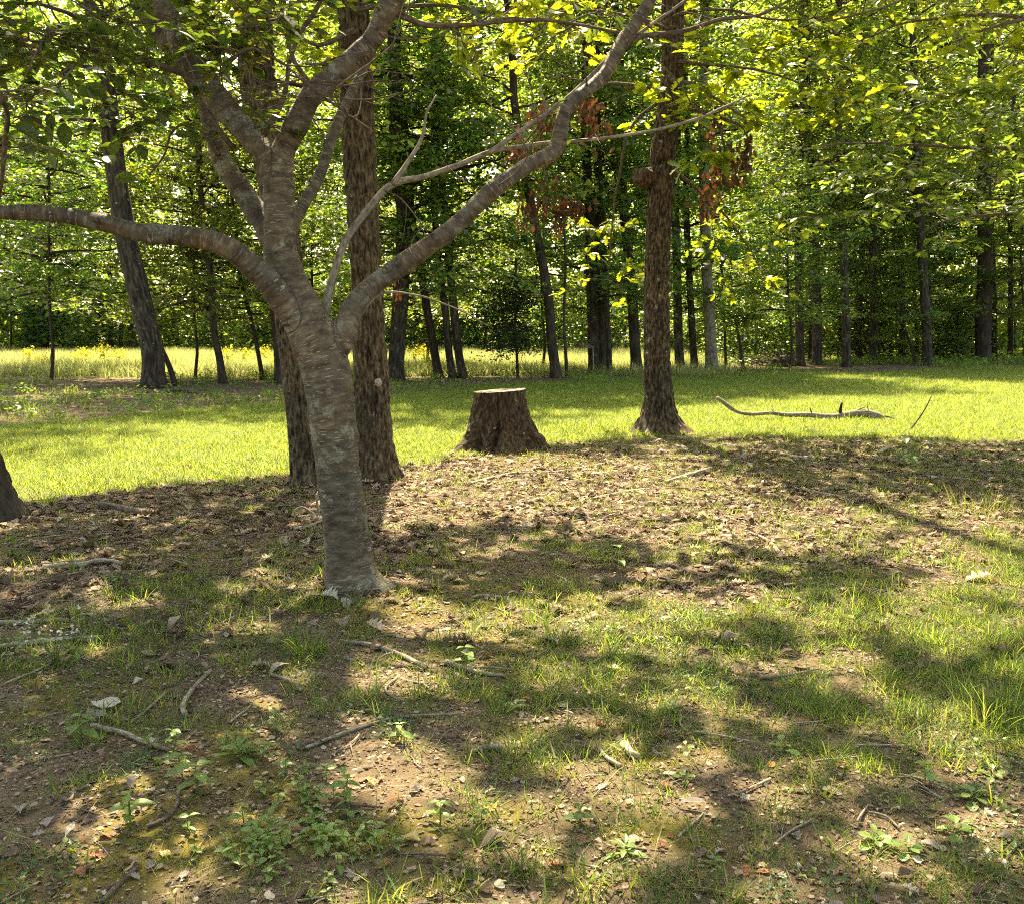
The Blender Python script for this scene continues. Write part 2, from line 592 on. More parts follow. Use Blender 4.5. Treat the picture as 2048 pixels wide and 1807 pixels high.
M['leaf_cherry'] = leaf_mat("cherry_leaf", [(0, (0.030, 0.058, 0.018)), (0.6, (0.045, 0.080, 0.022)), (0.9, (0.075, 0.11, 0.025)), (1, (0.15, 0.14, 0.02))],
                            [(0, (0.10, 0.17, 0.018)), (0.7, (0.16, 0.24, 0.02)), (1, (0.40, 0.36, 0.03))], 0.40, 0.28, 0.9)
M['leaf_oak'] = leaf_mat("oak_leaf", [(0, (0.035, 0.070, 0.015)), (0.7, (0.065, 0.11, 0.02)), (1, (0.12, 0.14, 0.02))],
                         [(0, (0.20, 0.28, 0.02)), (0.6, (0.38, 0.44, 0.025)), (1, (0.62, 0.60, 0.04))], 0.55, 0.4, 0.5)
M['leaf_beech'] = leaf_mat("beech_leaf", [(0, (0.04, 0.080, 0.018)), (0.7, (0.065, 0.11, 0.022)), (1, (0.12, 0.15, 0.02))],
                           [(0, (0.13, 0.22, 0.025)), (0.6, (0.24, 0.34, 0.04)), (0.85, (0.38, 0.44, 0.045)), (1, (0.60, 0.60, 0.05))], 0.5, 0.35, 0.6)
M['leaf_maple'] = leaf_mat("maple_leaf", [(0, (0.055, 0.10, 0.034)), (0.6, (0.078, 0.12, 0.042)), (1, (0.11, 0.14, 0.05))],
                           [(0, (0.13, 0.25, 0.026)), (0.6, (0.23, 0.36, 0.036)), (1, (0.40, 0.48, 0.055))], 0.52, 0.30, 0.8, obj_hue=0.05)
M['leaf_canopy'] = leaf_mat("canopy_leaf", [(0, (0.05, 0.09, 0.032)), (0.6, (0.075, 0.115, 0.04)), (1, (0.11, 0.14, 0.05))],
                            [(0, (0.16, 0.27, 0.028)), (0.6, (0.28, 0.40, 0.04)), (1, (0.45, 0.51, 0.06))], 0.54, 0.32, 0.8, obj_hue=0.05)
M['leaf_far'] = leaf_mat("far_leaf", [(0, (0.03, 0.058, 0.016)), (0.6, (0.048, 0.082, 0.02)), (1, (0.08, 0.11, 0.022))],
                         [(0, (0.20, 0.31, 0.04)), (0.6, (0.34, 0.45, 0.06)), (1, (0.50, 0.56, 0.10))], 0.55, 0.5, 0.4)
M['leaf_cedar'] = leaf_mat("cedar_needles", [(0, (0.018, 0.035, 0.016)), (1, (0.035, 0.055, 0.022))], [(0, (0.03, 0.06, 0.01)), (1, (0.06, 0.10, 0.015))], 0.3, 0.6, 0.3)
M['leaf_dead'] = leaf_mat("dead_oak_leaf", [(0, (0.045, 0.018, 0.010)), (0.6, (0.085, 0.034, 0.018)), (1, (0.13, 0.06, 0.03))],
                          [(0, (0.06, 0.018, 0.008)), (1, (0.13, 0.05, 0.018))], 0.35, 0.6, 0.3)
M['grass_lawn'] = leaf_mat("lawn_grass", [(0, (0.055, 0.105, 0.020)), (0.6, (0.09, 0.14, 0.026)), (0.88, (0.15, 0.17, 0.045)), (1, (0.28, 0.24, 0.12))],
                           [(0, (0.20, 0.31, 0.03)), (0.6, (0.33, 0.41, 0.045)), (1, (0.52, 0.50, 0.15))], 0.5, 0.5, 0.3, obj_hue=0.03)
M['grass_near'] = leaf_mat("near_grass", [(0, (0.048, 0.10, 0.020)), (0.6, (0.08, 0.14, 0.028)), (0.88, (0.13, 0.16, 0.045)), (1, (0.30, 0.25, 0.13))],
                           [(0, (0.18, 0.29, 0.025)), (0.6, (0.28, 0.37, 0.04)), (1, (0.48, 0.42, 0.12))], 0.48, 0.6, 0.22, obj_hue=0.04)
M['grass_meadow'] = leaf_mat("meadow_grass", [(0, (0.09, 0.13, 0.04)), (0.5, (0.18, 0.20, 0.08)), (1, (0.34, 0.30, 0.18))],
                             [(0, (0.26, 0.36, 0.06)), (0.5, (0.42, 0.45, 0.14)), (1, (0.54, 0.50, 0.28))], 0.5, 0.6, 0.3, obj_hue=0.03)
M['leaf_weed'] = leaf_mat("weed_leaf", [(0, (0.09, 0.16, 0.035)), (0.6, (0.12, 0.20, 0.045)), (1, (0.16, 0.23, 0.05))],
                          [(0, (0.18, 0.30, 0.02)), (1, (0.32, 0.42, 0.03))], 0.45, 0.42, 0.5, obj_hue=0.03)
M['leaf_clover'] = leaf_mat("clover_leaf", [(0, (0.030, 0.075, 0.028)), (1, (0.05, 0.10, 0.034))],
                            [(0, (0.10, 0.22, 0.03)), (1, (0.18, 0.30, 0.04))], 0.4, 0.5, 0.4)
M['goldenrod'] = leaf_mat("goldenrod_flower", [(0, (0.45, 0.36, 0.02)), (1, (0.62, 0.52, 0.03))], [(0, (0.5, 0.42, 0.02)), (1, (0.6, 0.55, 0.04))], 0.4, 0.7, 0.2)
M['white_flower'] = leaf_mat("white_flower", [(0, (0.55, 0.56, 0.42)), (1, (0.72, 0.72, 0.60))], [(0, (0.5, 0.52, 0.35)), (1, (0.6, 0.6, 0.45))], 0.4, 0.7, 0.2)
M['moss'] = leaf_mat("moss", [(0, (0.085, 0.085, 0.012)), (0.6, (0.13, 0.115, 0.018)), (1, (0.19, 0.14, 0.03))],
                     [(0, (0.14, 0.15, 0.012)), (1, (0.25, 0.22, 0.02))], 0.4, 0.8, 0.1)


def litter_mat(name, stops, mixf=0.25):
    m = leaf_mat(name, stops, [(p, tuple(min(1, v * 1.25) for v in c)) for p, c in stops], mixf, 0.62, 0.3, per_object=True)
    return m


M['straw'] = leaf_mat('dry_straw', [(0, (0.16, 0.115, 0.06)), (0.6, (0.28, 0.22, 0.13)), (1, (0.42, 0.35, 0.23))], [(0, (0.2, .15, .08)), (1, (.4, .34, .2))], 0.3, 0.6, 0.3)
M['litter'] = litter_mat("leaf_litter", [(0, (0.040, 0.023, 0.014)), (0.4, (0.10, 0.062, 0.038)), (0.7, (0.175, 0.12, 0.078)), (0.9, (0.29, 0.22, 0.15)), (1, (0.40, 0.32, 0.23))])
M['leaf_grey'] = litter_mat("grey_dead_leaf", [(0, (0.16, 0.13, 0.105)), (1, (0.30, 0.255, 0.215))])
M['leaf_pale'] = litter_mat("pale_dead_leaf", [(0, (0.36, 0.32, 0.24)), (1, (0.46, 0.42, 0.33))])
M['leaf_rust'] = litter_mat("rust_dead_leaf", [(0, (0.17, 0.065, 0.03)), (1, (0.27, 0.115, 0.05))])
M['leaf_orange'] = litter_mat("orange_dead_leaf", [(0, (0.36, 0.14, 0.02)), (1, (0.46, 0.22, 0.04))])
M['leaf_yellow'] = litter_mat("yellow_dead_leaf", [(0, (0.42, 0.30, 0.10)), (1, (0.52, 0.40, 0.17))])
M['leaf_brown'] = litter_mat("brown_dead_leaf", [(0, (0.085, 0.050, 0.036)), (1, (0.15, 0.095, 0.07))])
M['leaf_green'] = litter_mat("fallen_green_leaf", [(0, (0.03, 0.075, 0.02)), (1, (0.05, 0.10, 0.025))])
M['pebble'] = leaf_mat("pebble", [(0, (0.16, 0.12, 0.085)), (0.6, (0.30, 0.25, 0.19)), (1, (0.50, 0.45, 0.38))], [(0, (0, 0, 0)), (1, (0, 0, 0))], 0.0, 0.8, 0.3, per_object=True)
M['ribbon'] = plain_mat("pink_ribbon", (0.75, 0.06, 0.22), 0.5, 0.15, 8)

# ---------------------------------------------------------------- ground and what covers it
_nb = np.array([G(*p) for p in [(-300, 1030), (0, 1010), (300, 972), (590, 945), (800, 928), (915, 906), (1090, 888), (1270, 872), (1500, 872), (1750, 872), (2048, 882), (2400, 900)]])
_fb = np.array([G(*p) for p in [(-300, 860), (0, 850), (170, 845), (300, 825), (600, 800), (800, 787), (1150, 767), (1400, 752), (1700, 746), (2048, 737), (2500, 730)]])


def lawn_near(x): return np.interp(x, _nb[:, 0], _nb[:, 1])
def lawn_far(x): return np.interp(x, _fb[:, 0], _fb[:, 1])


def masks(x, y):
    x = np.asarray(x, float); y = np.asarray(y, float)
    nz = (n2(x, y, 0.9, 21) - 0.5)
    nb, fb = lawn_near(x), lawn_far(x)
    lawn = sstep(-0.9, 0.7, y - nb + nz * 2.2 + (n2(x, y, 4.0, 30) - 0.5) * 1.2) * (1 - sstep(-0.8, 1.2, y - fb + (n2(x, y, 0.35, 22) - 0.5) * 6))
    near = sstep(0.35, -0.35, y - nb + nz * 1.3)
    fade = sstep(4.6, 8.2, y - 0.10 * np.clip(x, -1, 8) + (n2(x, y, 0.55, 23) - 0.5) * 3.0)
    litter = near * (0.10 + 0.90 * fade)
    far = sstep(-0.5, 1.0, y - fb + (n2(x, y, 0.35, 22) - 0.5) * 6)
    litter = np.maximum(litter, far * (0.35 + 0.65 * sstep(0.45, 0.6, n2(x, y, 0.22, 24))) * (1 - 0.8 * sstep(9, 14, y - fb)))
    moss = near * sstep(0.50, 0.60, 0.55 * n2(x, y, 0.8, 25, 4) + 0.45 * n2(x, y, 3.6, 28, 3)) * (1 - 0.75 * fade)
    meadow = sstep(33.5, 36.5, y + (n2(x, y, 0.3, 26) - 0.5) * 3) * (1 - sstep(2.0, 9.0, x - (y - 36) * 0.12)) * (1 - sstep(60, 66, y))
    lawn = np.maximum(lawn, sstep(62, 70, y))
    litter = litter * (1 - sstep(55, 66, y))
    tuft = near * sstep(0.46, 0.57, 0.6 * n2(x, y, 1.5, 27, 4) + 0.4 * n2(x, y, 4.5, 47, 2) + 0.045 * np.clip(x / 3, -0.6, 1) + 0.05 * sstep(6.0, 4.0, y)) * (1 - 0.93 * fade)
    soil = near * sstep(0.47, 0.58, n2(x, y, 0.7, 29, 3)) * (1 - fade)
    return dict(lawn=lawn, litter=litter, moss=moss, meadow=meadow, tuft=tuft, near=near, far=far, soil=soil)


def lines(a, b, d, grow, end):
    out = list(np.arange(a, b, d))
    s = d
    while out[-1] < end:
        s *= grow
        out.append(out[-1] + s)
    return out


xs = lines(0, 8.0, 0.062, 1.08, 420)
xl = lines(0, 6.0, 0.062, 1.08, 420)
xs = np.array(sorted([-v for v in xl[1:]] + xs))
ys = lines(1.4, 13, 0.056, 1.024, 480)
ys = np.array(sorted([1.4 - v for v in lines(0, 0.2, 0.2, 1.4, 60)[1:]] + ys))
XX, YY = np.meshgrid(xs, ys)
ZZ = gh(XX.ravel(), YY.ravel()).reshape(XX.shape)
mm = masks(XX.ravel(), YY.ravel())
# fine crumbly relief of the bare soil and matted litter
ZZ = ZZ + ((n2(XX, YY, 11, 31, 3) - 0.5) * 0.020 * (mm['near'].reshape(XX.shape)))
nx, ny = len(xs), len(ys)
i, j = np.meshgrid(np.arange(ny - 1), np.arange(nx - 1), indexing='ij')
Q = np.stack([i * nx + j, i * nx + j + 1, (i + 1) * nx + j + 1, (i + 1) * nx + j], -1).reshape(-1, 4)


def ground_mat():
    m, nt, out = new_mat("ground")
    geo = N(nt, "ShaderNodeNewGeometry")
    A = {k: N(nt, "ShaderNodeAttribute", attribute_name=k).outputs["Fac"] for k in ('lawn', 'litter', 'moss', 'meadow')}

    def nz(scale, detail=4.0, rough=0.6):
        n = N(nt, "ShaderNodeTexNoise", i_Scale=scale, i_Detail=detail, i_Roughness=rough)
        nt.links.new(geo.outputs["Position"], n.inputs["Vector"])
        return n.outputs["Fac"]
    big, mid, fine, grit = nz(1.3), nz(9, 5), nz(60, 5, 0.7), nz(240, 3, 0.7)
    r = ramp(nt, [(0.3, (0.062, 0.043, 0.025)), (0.5, (0.115, 0.084, 0.050)), (0.7, (0.20, 0.155, 0.098))])
    nt.links.new(math_n(nt, 'ADD', math_n(nt, 'MULTIPLY', mid, 0.6), math_n(nt, 'MULTIPLY', fine, 0.4)), r.inputs[0])
    c = r.outputs[0]
    rg = ramp(nt, [(0.62, (0, 0, 0)), (0.70, (1, 1, 1))])
    nt.links.new(grit, rg.inputs[0])
    c = mixc(nt, math_n(nt, 'MULTIPLY', rg.outputs[0], 0.35), c, (0.33, 0.27, 0.20))
    # matted leaf fragments
    v = N(nt, "ShaderNodeTexVoronoi", i_Scale=34.0)
    mp = N(nt, "ShaderNodeMapping"); mp.inputs["Scale"].default_value = (0.6, 1.0, 1.0)
    nt.links.new(geo.outputs["Position"], mp.inputs[0])
    nt.links.new(mp.outputs[0], v.inputs["Vector"])
    sx = N(nt, "ShaderNodeSeparateColor")
    nt.links.new(v.outputs["Color"], sx.inputs[0])
    rl = ramp(nt, [(0.0, (0.035, 0.021, 0.012)), (0.4, (0.085, 0.052, 0.032)), (0.75, (0.15, 0.10, 0.065)), (1.0, (0.26, 0.195, 0.135))])
    nt.links.new(sx.outputs[0], rl.inputs[0])
    fl = math_n(nt, 'MULTIPLY', A['litter'], math_n(nt, 'ADD', 0.35, math_n(nt, 'MULTIPLY', mid, 1.0)), True)
    c = mixc(nt, fl, c, rl.outputs[0])
    # moss
    rm = ramp(nt, [(0.3, (0.08, 0.075, 0.012)), (0.55, (0.13, 0.108, 0.018)), (0.75, (0.19, 0.14, 0.03))])
    nt.links.new(fine, rm.inputs[0])
    fm = math_n(nt, 'MULTIPLY', A['moss'], math_n(nt, 'ADD', 0.2, math_n(nt, 'MULTIPLY', mid, 1.3)), True)
    c = mixc(nt, fm, c, rm.outputs[0])
    ra = ramp(nt, [(0.3, (0.060, 0.085, 0.018)), (0.7, (0.12, 0.13, 0.035))])
    nt.links.new(mid, ra.inputs[0])
    c = mixc(nt, A['lawn'], c, ra.outputs[0])
    rw = ramp(nt, [(0.3, (0.13, 0.13, 0.05)), (0.7, (0.26, 0.22, 0.10))])
    nt.links.new(mid, rw.inputs[0])
    c = mixc(nt, A['meadow'], c, rw.outputs[0])
    p = N(nt, "ShaderNodeBsdfPrincipled", i_Roughness=0.95)
    p.inputs["Specular IOR Level"].default_value = 0.15
    nt.links.new(c, p.inputs["Base Color"])
    h = math_n(nt, 'ADD', math_n(nt, 'MULTIPLY', fine, 0.6), math_n(nt, 'MULTIPLY', grit, 0.25))
    h = math_n(nt, 'ADD', h, math_n(nt, 'MULTIPLY', math_n(nt, 'MULTIPLY', sx.outputs[1], A['litter']), 0.8))
    b = N(nt, "ShaderNodeBump", i_Strength=0.9, i_Distance=0.016)
    nt.links.new(h, b.inputs["Height"])
    nt.links.new(b.outputs[0], p.inputs["Normal"])
    nt.links.new(p.outputs[0], out.inputs[0])
    return m


M['ground'] = ground_mat()
gme = mesh_from("ground", np.stack([XX, YY, ZZ], -1).reshape(-1, 3), Q, True, {k: mm[k] for k in ('lawn', 'litter', 'moss', 'meadow')}, [M['ground']])
ground = link("ground", gme)
tag(ground, "bare soil, moss, leaf litter and mown grass under the trees", None, kind="structure")
ground_z = ZZ


def gsurf(x, y):
    """height of the ground mesh itself"""
    x = np.asarray(x, float); y = np.asarray(y, float)
    ix = np.clip(np.searchsorted(xs, x) - 1, 0, nx - 2); iy = np.clip(np.searchsorted(ys, y) - 1, 0, ny - 2)
    fx = (x - xs[ix]) / (xs[ix + 1] - xs[ix]); fy = (y - ys[iy]) / (ys[iy + 1] - ys[iy])
    return (ZZ[iy, ix] * (1 - fx) * (1 - fy) + ZZ[iy, ix + 1] * fx * (1 - fy) + ZZ[iy + 1, ix] * (1 - fx) * fy + ZZ[iy + 1, ix + 1] * fx * fy)


# ---------------------------------------------------------------- forest crowns (a few kinds, shared between the trees)
def make_crown(seed, z0, z1, R, nl, kind, size, per, rise, flat, top=1.0, trunk_r=0.12):
    r = np.random.default_rng(seed)
    wood, pos, az = [], [], []
    for k in range(nl):
        t = (k + r.uniform(0, 1)) / nl
        z = z0 + (z1 - z0) * t * 0.93
        a = k * 2.399963 + r.normal(0, 0.35)
        L = R * (0.55 + 0.45 * r.uniform()) * max(0.18, math.sqrt(max(0.0, 1 - (abs(t - 0.35) / 0.68) ** 2.2)))
        d = np.array([math.cos(a), math.sin(a), 0])
        sl = rise * (0.4 + 1.0 * t) + r.normal(0, 0.08)
        pts = [np.array([0, 0, z])]
        for u in (0.25, 0.5, 0.75, 1.0):
            q = d * L * u + np.array([0, 0, z + L * (sl * u - 0.16 * u * u)]) + np.append(r.normal(0, 0.06 * L * u, 2), r.normal(0, 0.03 * L))
            pts.append(q)
        pts = np.array(pts)
        r0 = 0.016 + 0.011 * L
        wood.append(tube(pts, np.linspace(r0, 0.008, 5), 5, 0.6, cap=False))
        ns = max(2, int(L * 3.0))
        for s in range(ns):
            u = r.uniform(0.28, 1.05)
            c = np.array([np.interp(u, [0, .25, .5, .75, 1.05], pts[:, m]) for m in range(3)])
            off = np.array([-d[1], d[0], 0]) * r.normal(0, 0.30 * L * (1.15 - 0.6 * u)) + np.array([0, 0, r.normal(0.05, 0.16)])
            e = c + off
            if r.uniform() < 0.7:
                wood.append(tube(np.array([c, (c + e) / 2 + [0, 0, .05], e]), [0.012, 0.008, 0.004], 3, 0.5, cap=False))
            n = int(per * r.uniform(0.6, 1.5))
            rad = r.uniform(0.35, 0.7)
            q = r.normal(0, 1, (n, 3)) * [rad * .62, rad * .62, flat]
            q[:, 2] -= 0.12 * (q[:, 0] ** 2 + q[:, 1] ** 2)
            pos.append(e + q)
    pos = np.vstack(pos)
    fr = leaf_frames(len(pos), 0.42, None, r)
    V, F = leaves(kind, pos, fr, size * r.uniform(0.55, 1.5, len(pos)))
    cm = mesh_from("crown", V, F, False, None, None)
    W, WF, WA = join(wood)
    wm = mesh_from("branches", W, WF, True, {"bark": WA}, [M['dark_bark']])
    return cm, wm


CROWN = {}
for v in range(3):
    c, w = make_crown(100 + v, 2.4, 11.0, 4.2, 34, 'maple', 0.15, 34, 0.22, 0.10)
    c.materials.append(M['leaf_maple']); CROWN['maple', v] = (c, w)
for v in range(3):
    c, w = make_crown(200 + v, 7.0, 25.0, 5.2, 42, 'blob', 0.17, 22, 0.45, 0.22)
    c.materials.append(M['leaf_canopy']); CROWN['canopy', v] = (c, w)
for v in range(3):
    c, w = make_crown(300 + v, 0.25, 2.4, 1.5, 22, 'blob', 0.13, 34, 0.5, 0.16)
    c.materials.append(M['leaf_maple']); CROWN['shrub', v] = (c, w)
for v in range(2):
    c, w = make_crown(250 + v, 8.0, 25.0, 5.0, 36, 'blob', 0.19, 13, 0.45, 0.25)
    c.materials.append(M['leaf_canopy']); CROWN['thin', v] = (c, w)
c, w = make_crown(400, 0.9, 3.6, 1.15, 40, 'quad', 0.10, 60, -0.05, 0.08)
c.materials.append(M['leaf_cedar']); CROWN['cedar', 0] = (c, w)


def add_crown(root, kind, v, off, rotz, scale):
    cm, wm = CROWN[kind, v]
    link("branches", wm, root, off, (0, 0, rotz), scale)
    return link("crown", cm, root, off, (0, 0, rotz), scale)


TRUNK_WOB = dict(seed=0)


def forest_trunk(root, pts, w, mat, H, d, taper=0.62, sides=14, flare=1.5):
    """pts: picture points from the base up; w: width in picture points; the trunk goes on up to height H"""
    pw = [P(x, y, d) for x, y in pts]
    pw[0][2] = gh(pw[0][0], pw[0][1]) - 0.06
    r = w / 2 * mpp(d)
    zz = [p[2] for p in pw]
    rad = [r * (1 - (1 - taper) * min(1, max(0, z) / (0.8 * H))) for z in zz]
    lean = (pw[-1] - pw[0]) / max(0.5, (pw[-1][2] - pw[0][2]))
    top = pw[-1].copy()
    k = 0
    while top[2] < H:
        top = top + np.array([lean[0] * 0.6 + 0.05 * math.sin(k * 1.7 + d), lean[1] * .6 + 0.05 * math.cos(k * 2.3 + d), 1.0]) * 2.0
        pw.append(top.copy()); rad.append(max(0.02, r * (1 - (1 - taper) * top[2] / (0.8 * H)) if top[2] < 0.8 * H else r * taper * max(0.08, (H + 2 - top[2]) / (0.3 * H))))
        k += 1
    base2 = pw[0] + (pw[1] - pw[0]) * min(0.6, 0.45 / max(0.2, np.linalg.norm(pw[1] - pw[0])))
    pw.insert(1, base2); rad.insert(1, rad[0] * 1.04)
    rad[0] = rad[0] * flare
    V, F, B = tube(np.array(pw), rad, sides, 0.28, 8, 1.2, disp=lambda b, th, s, rr: rr * 0.22 * (fbm(np.stack([np.cos(th) * 1.6, np.sin(th) * 1.6, s * 0.8 + d], -1), 3, 5) - 0.5))
    mk("trunk", V, F, mat, root, True, {"bark": B})
    return pw


def axis_at(pw, z):
    zs = [p[2] for p in pw]
    return np.array([np.interp(z, zs, [p[k] for p in pw]) for k in range(3)])


rf = np.random.default_rng(51)


def forest_tree(name, label, cat, pts, w, mat, H, kinds, group=None, d=None, **kw):
    bx, by = pts[0]
    d = d or FPX * CAMH / (by - HORIZON)
    b = P(bx, by, d)
    root = empty(name, (b[0], b[1], gh(b[0], b[1])), label, cat, group)
    pw = forest_trunk(root, pts, w, mat, H, d, **kw)
    for kind, v, hs in kinds:
        zc = {'maple': 5.5, 'canopy': 13.0, 'thin': 13.0, 'cedar': 1.8, 'shrub': 1.0}[kind] * hs
        a = axis_at(pw, zc)
        add_crown(root, kind, v, (a[0] - b[0], a[1] - b[1], 0), rf.uniform(0, 6.28), hs)
    return root


W, D, GR = M['wood_bark'], M['dark_bark'], M['grey_bark']
FOREST = [
    # label, base and path, width, bark, height, crowns
    ("big grey trunk leaning left, beyond the horizontal cherry limb", [(308, 776), (304, 700), (281, 600), (258, 500), (240, 400), (214, 200), (200, 80), (186, 0)], 44, W, 24, [('canopy', 0, 0.95)]),
    ("thin bare pole leaning against the big slanting grey trunk", [(352, 772), (336, 725), (314, 672)], 11, D, 3.2, []),
    ("forked young maple with low spreading leaves behind the lawn", [(446, 766), (440, 720), (428, 660), (424, 600), (420, 540)], 15, D, 9, [('maple', 0, 0.85)]),
    ("very thin dark sapling beside the forked maple", [(526, 757), (515, 700), (500, 630), (480, 550)], 9, D, 8, [('maple', 1, 0.75)]),
    ("dark straight trunk just showing beside the doubled oak stems", [(562, 764), (558, 700), (550, 600), (548, 450)], 22, D, 20, [('canopy', 1, 0.8)]),
    ("stout dark trunk close past the white-spotted oak, forking high", [(790, 760), (795, 680), (803, 560), (808, 430), (796, 330), (788, 100)], 33, W, 24, [('canopy', 2, 0.95)]),
    ("leaning black trunk, first of the three slim trunks behind the stump", [(878, 756), (866, 690), (851, 600), (835, 500), (822, 420)], 17, D, 19, [('maple', 2, 1.0)]),
    ("middle one of the three slim trunks behind the stump", [(906, 757), (897, 700), (888, 600), (872, 470), (868, 250)], 15, W, 20, [('canopy', 0, 0.75)]),
    ("smooth trunk of the three slim ones, closest to the stump", [(927, 757), (916, 700), (906, 600), (892, 450), (880, 300)], 17, W, 20, [('maple', 0, 1.05)]),
    ("small dark cedar with thin bare stem above the stump", [(1036, 756), (1033, 700), (1030, 640)], 6, D, 3.4, [('cedar', 0, 1.0)]),
    ("slightly crooked dark trunk standing beyond the stump's edge", [(1113, 756), (1104, 690), (1097, 600), (1084, 520), (1068, 440), (1030, 220)], 20, D, 20, [('canopy', 1, 0.8)]),
    ("stick-thin sapling beside the crooked dark trunk", [(1134, 756), (1131, 700), (1128, 640)], 7, D, 5, []),
    ("thick brown trunk of the tight clump behind the knotted oak", [(1188, 748), (1186, 660), (1182, 560), (1178, 400)], 22, W, 22, [('canopy', 2, 0.85)]),
    ("black trunk in the middle of the tight clump", [(1204, 746), (1203, 660), (1198, 540), (1196, 380)], 19, D, 22, [('canopy', 0, 0.8)]),
    ("slim grey stem on the outside of the tight clump", [(1219, 749), (1217, 680), (1211, 560), (1206, 420)], 12, W, 15, [('maple', 1, 0.9)]),
    ("black leaning trunk just before the knotted oak", [(1274, 745), (1268, 660), (1262, 560), (1248, 430)], 22, D, 21, [('canopy', 1, 0.82)]),
    ("brown trunk partly hidden by the knotted oak", [(1360, 741), (1356, 660), (1354, 540), (1350, 400)], 19, W, 20, [('canopy', 2, 0.78)]),
    ("narrow brown trunk between the knotted oak and the pale trunk", [(1390, 741), (1384, 660), (1378, 540), (1372, 400)], 15, W, 18, [('maple', 2, 1.0)]),
    ("pale grey smooth trunk with a flared foot", [(1424, 742), (1420, 660), (1414, 560), (1410, 430), (1405, 200)], 24, GR, 22, [('canopy', 0, 0.85)]),
    ("wiry black sapling a step from the pale grey trunk", [(1452, 736), (1450, 680), (1447, 600)], 6, D, 7, [('maple', 0, 0.62)]),
    ("bent black sapling, kinked near its top", [(1486, 735), (1480, 690), (1470, 630), (1466, 600), (1452, 588)], 8, D, 4.6, []),
    ("dark trunk beside the upturned root mass", [(1600, 731), (1599, 660), (1598, 560), (1598, 380)], 18, D, 19, [('canopy', 1, 0.75)]),
    ("tall straight brown trunk that shows nearly to the picture's top", [(1634, 729), (1634, 640), (1630, 500), (1624, 380), (1616, 250), (1612, 120)], 19, W, 24, [('canopy', 2, 0.9)]),
    ("straight slim trunk before the pink ribbon", [(1694, 733), (1692, 640), (1686, 500), (1680, 350), (1676, 200)], 17, W, 22, [('canopy', 0, 0.85)]),
    ("slim trunk just after the pink ribbon, crooked at the top", [(1747, 727), (1747, 640), (1747, 500), (1742, 380), (1728, 340)], 16, W, 20, [('maple', 1, 1.1)]),
    ("thin dark trunk crossed by a leaning sapling", [(1803, 720), (1804, 640), (1802, 540), (1796, 350), (1792, 200)], 13, D, 20, [('canopy', 1, 0.8)]),
    ("leaning sapling thin as a broom handle", [(1832, 730), (1822, 690), (1808, 650)], 6, D, 5, [('maple', 2, 0.5)]),
    ("clean straight grey-brown trunk standing on leaf litter", [(1855, 731), (1853, 650), (1846, 540), (1839, 400), (1830, 200), (1826, 60)], 19, W, 24, [('canopy', 2, 0.92)]),
    ("broad black trunk, the thickest of the far trees", [(1966, 723), (1967, 640), (1970, 520), (1968, 400), (1966, 200)], 31, D, 26, [('canopy', 0, 1.0)]),
    ("dark trunk half hidden behind the broad black one", [(1986, 716), (1987, 640), (1984, 520), (1980, 400)], 15, D, 22, [('canopy', 1, 0.85)]),
    ("black thick trunk of the pair beyond the goldenrod", [(62, 706), (60, 650), (58, 600), (56, 540), (54, 440)], 22, D, 24, [('canopy', 2, 1.0)]),
    ("black trunk with swollen foot, second of the pair beyond the goldenrod", [(88, 708), (86, 650), (82, 600), (80, 540), (76, 440)], 20, D, 24, [('maple', 0, 1.4)]),
    ("dark trunk in the thicket behind the slanting grey trunk", [(222, 702), (221, 650), (220, 600), (220, 500)], 11, D, 20, [('canopy', 0, 0.9)]),
    ("crooked dark trunk in the thicket, touching the slanting grey trunk", [(268, 704), (262, 650), (252, 610), (262, 560), (270, 480)], 16, D, 20, [('canopy', 1, 0.9)]),
]
for lab, pts, w, mat, H, kinds in FOREST:
    nm = "cedar_sapling" if "cedar" in lab else ("leaning_pole" if "pole" in lab else ("sapling" if "sapling" in lab else "forest_tree"))
    sp = forest_tree(nm, lab, "tree" if nm != "leaning_pole" else "pole", pts, w, mat, H, kinds, "trees along the wood's edge", flare=1.45 if w > 14 else 1.15)

for x, y, s, v, lab in [(-14.5, 31.5, 0.95, 0, "low spreading maple beyond the grey cherry limb, at the photo's edge"), (-10.6, 33.5, 0.85, 1, "young maple with layered boughs behind the slanting trunk"),
                        (-7.4, 37.5, 0.9, 2, "young maple in the meadow edge, between slanting trunk and oak"), (-17.5, 38, 1.1, 2, "bushy maple behind the black pair of trunks"),
                        (1.2, 39, 0.85, 1, "young maple overhanging the meadow above the stump"), (11.5, 41.5, 0.8, 0, "young maple among trunks past the pale grey one"),
                        (17.2, 53, 0.9, 1, "young maple with drooping boughs over the leaf litter"), (25.5, 50, 1.0, 2, "full bluish maple beside the broad black trunk"), (-3.5, 41, 0.8, 0, "young maple seen between the stout trunk and the oaks")]:
    u, vv = pix(np.array([x, y, 0.0]))
    forest_tree("young_maple", lab, "tree", [(u, vv), (u + 4, vv - 60), (u - 3, vv - 150)], 0.11 / mpp(y), D, 9 * s, [('maple', v, s)], "young maples at the wood's edge", d=y, sides=8, flare=1.2)

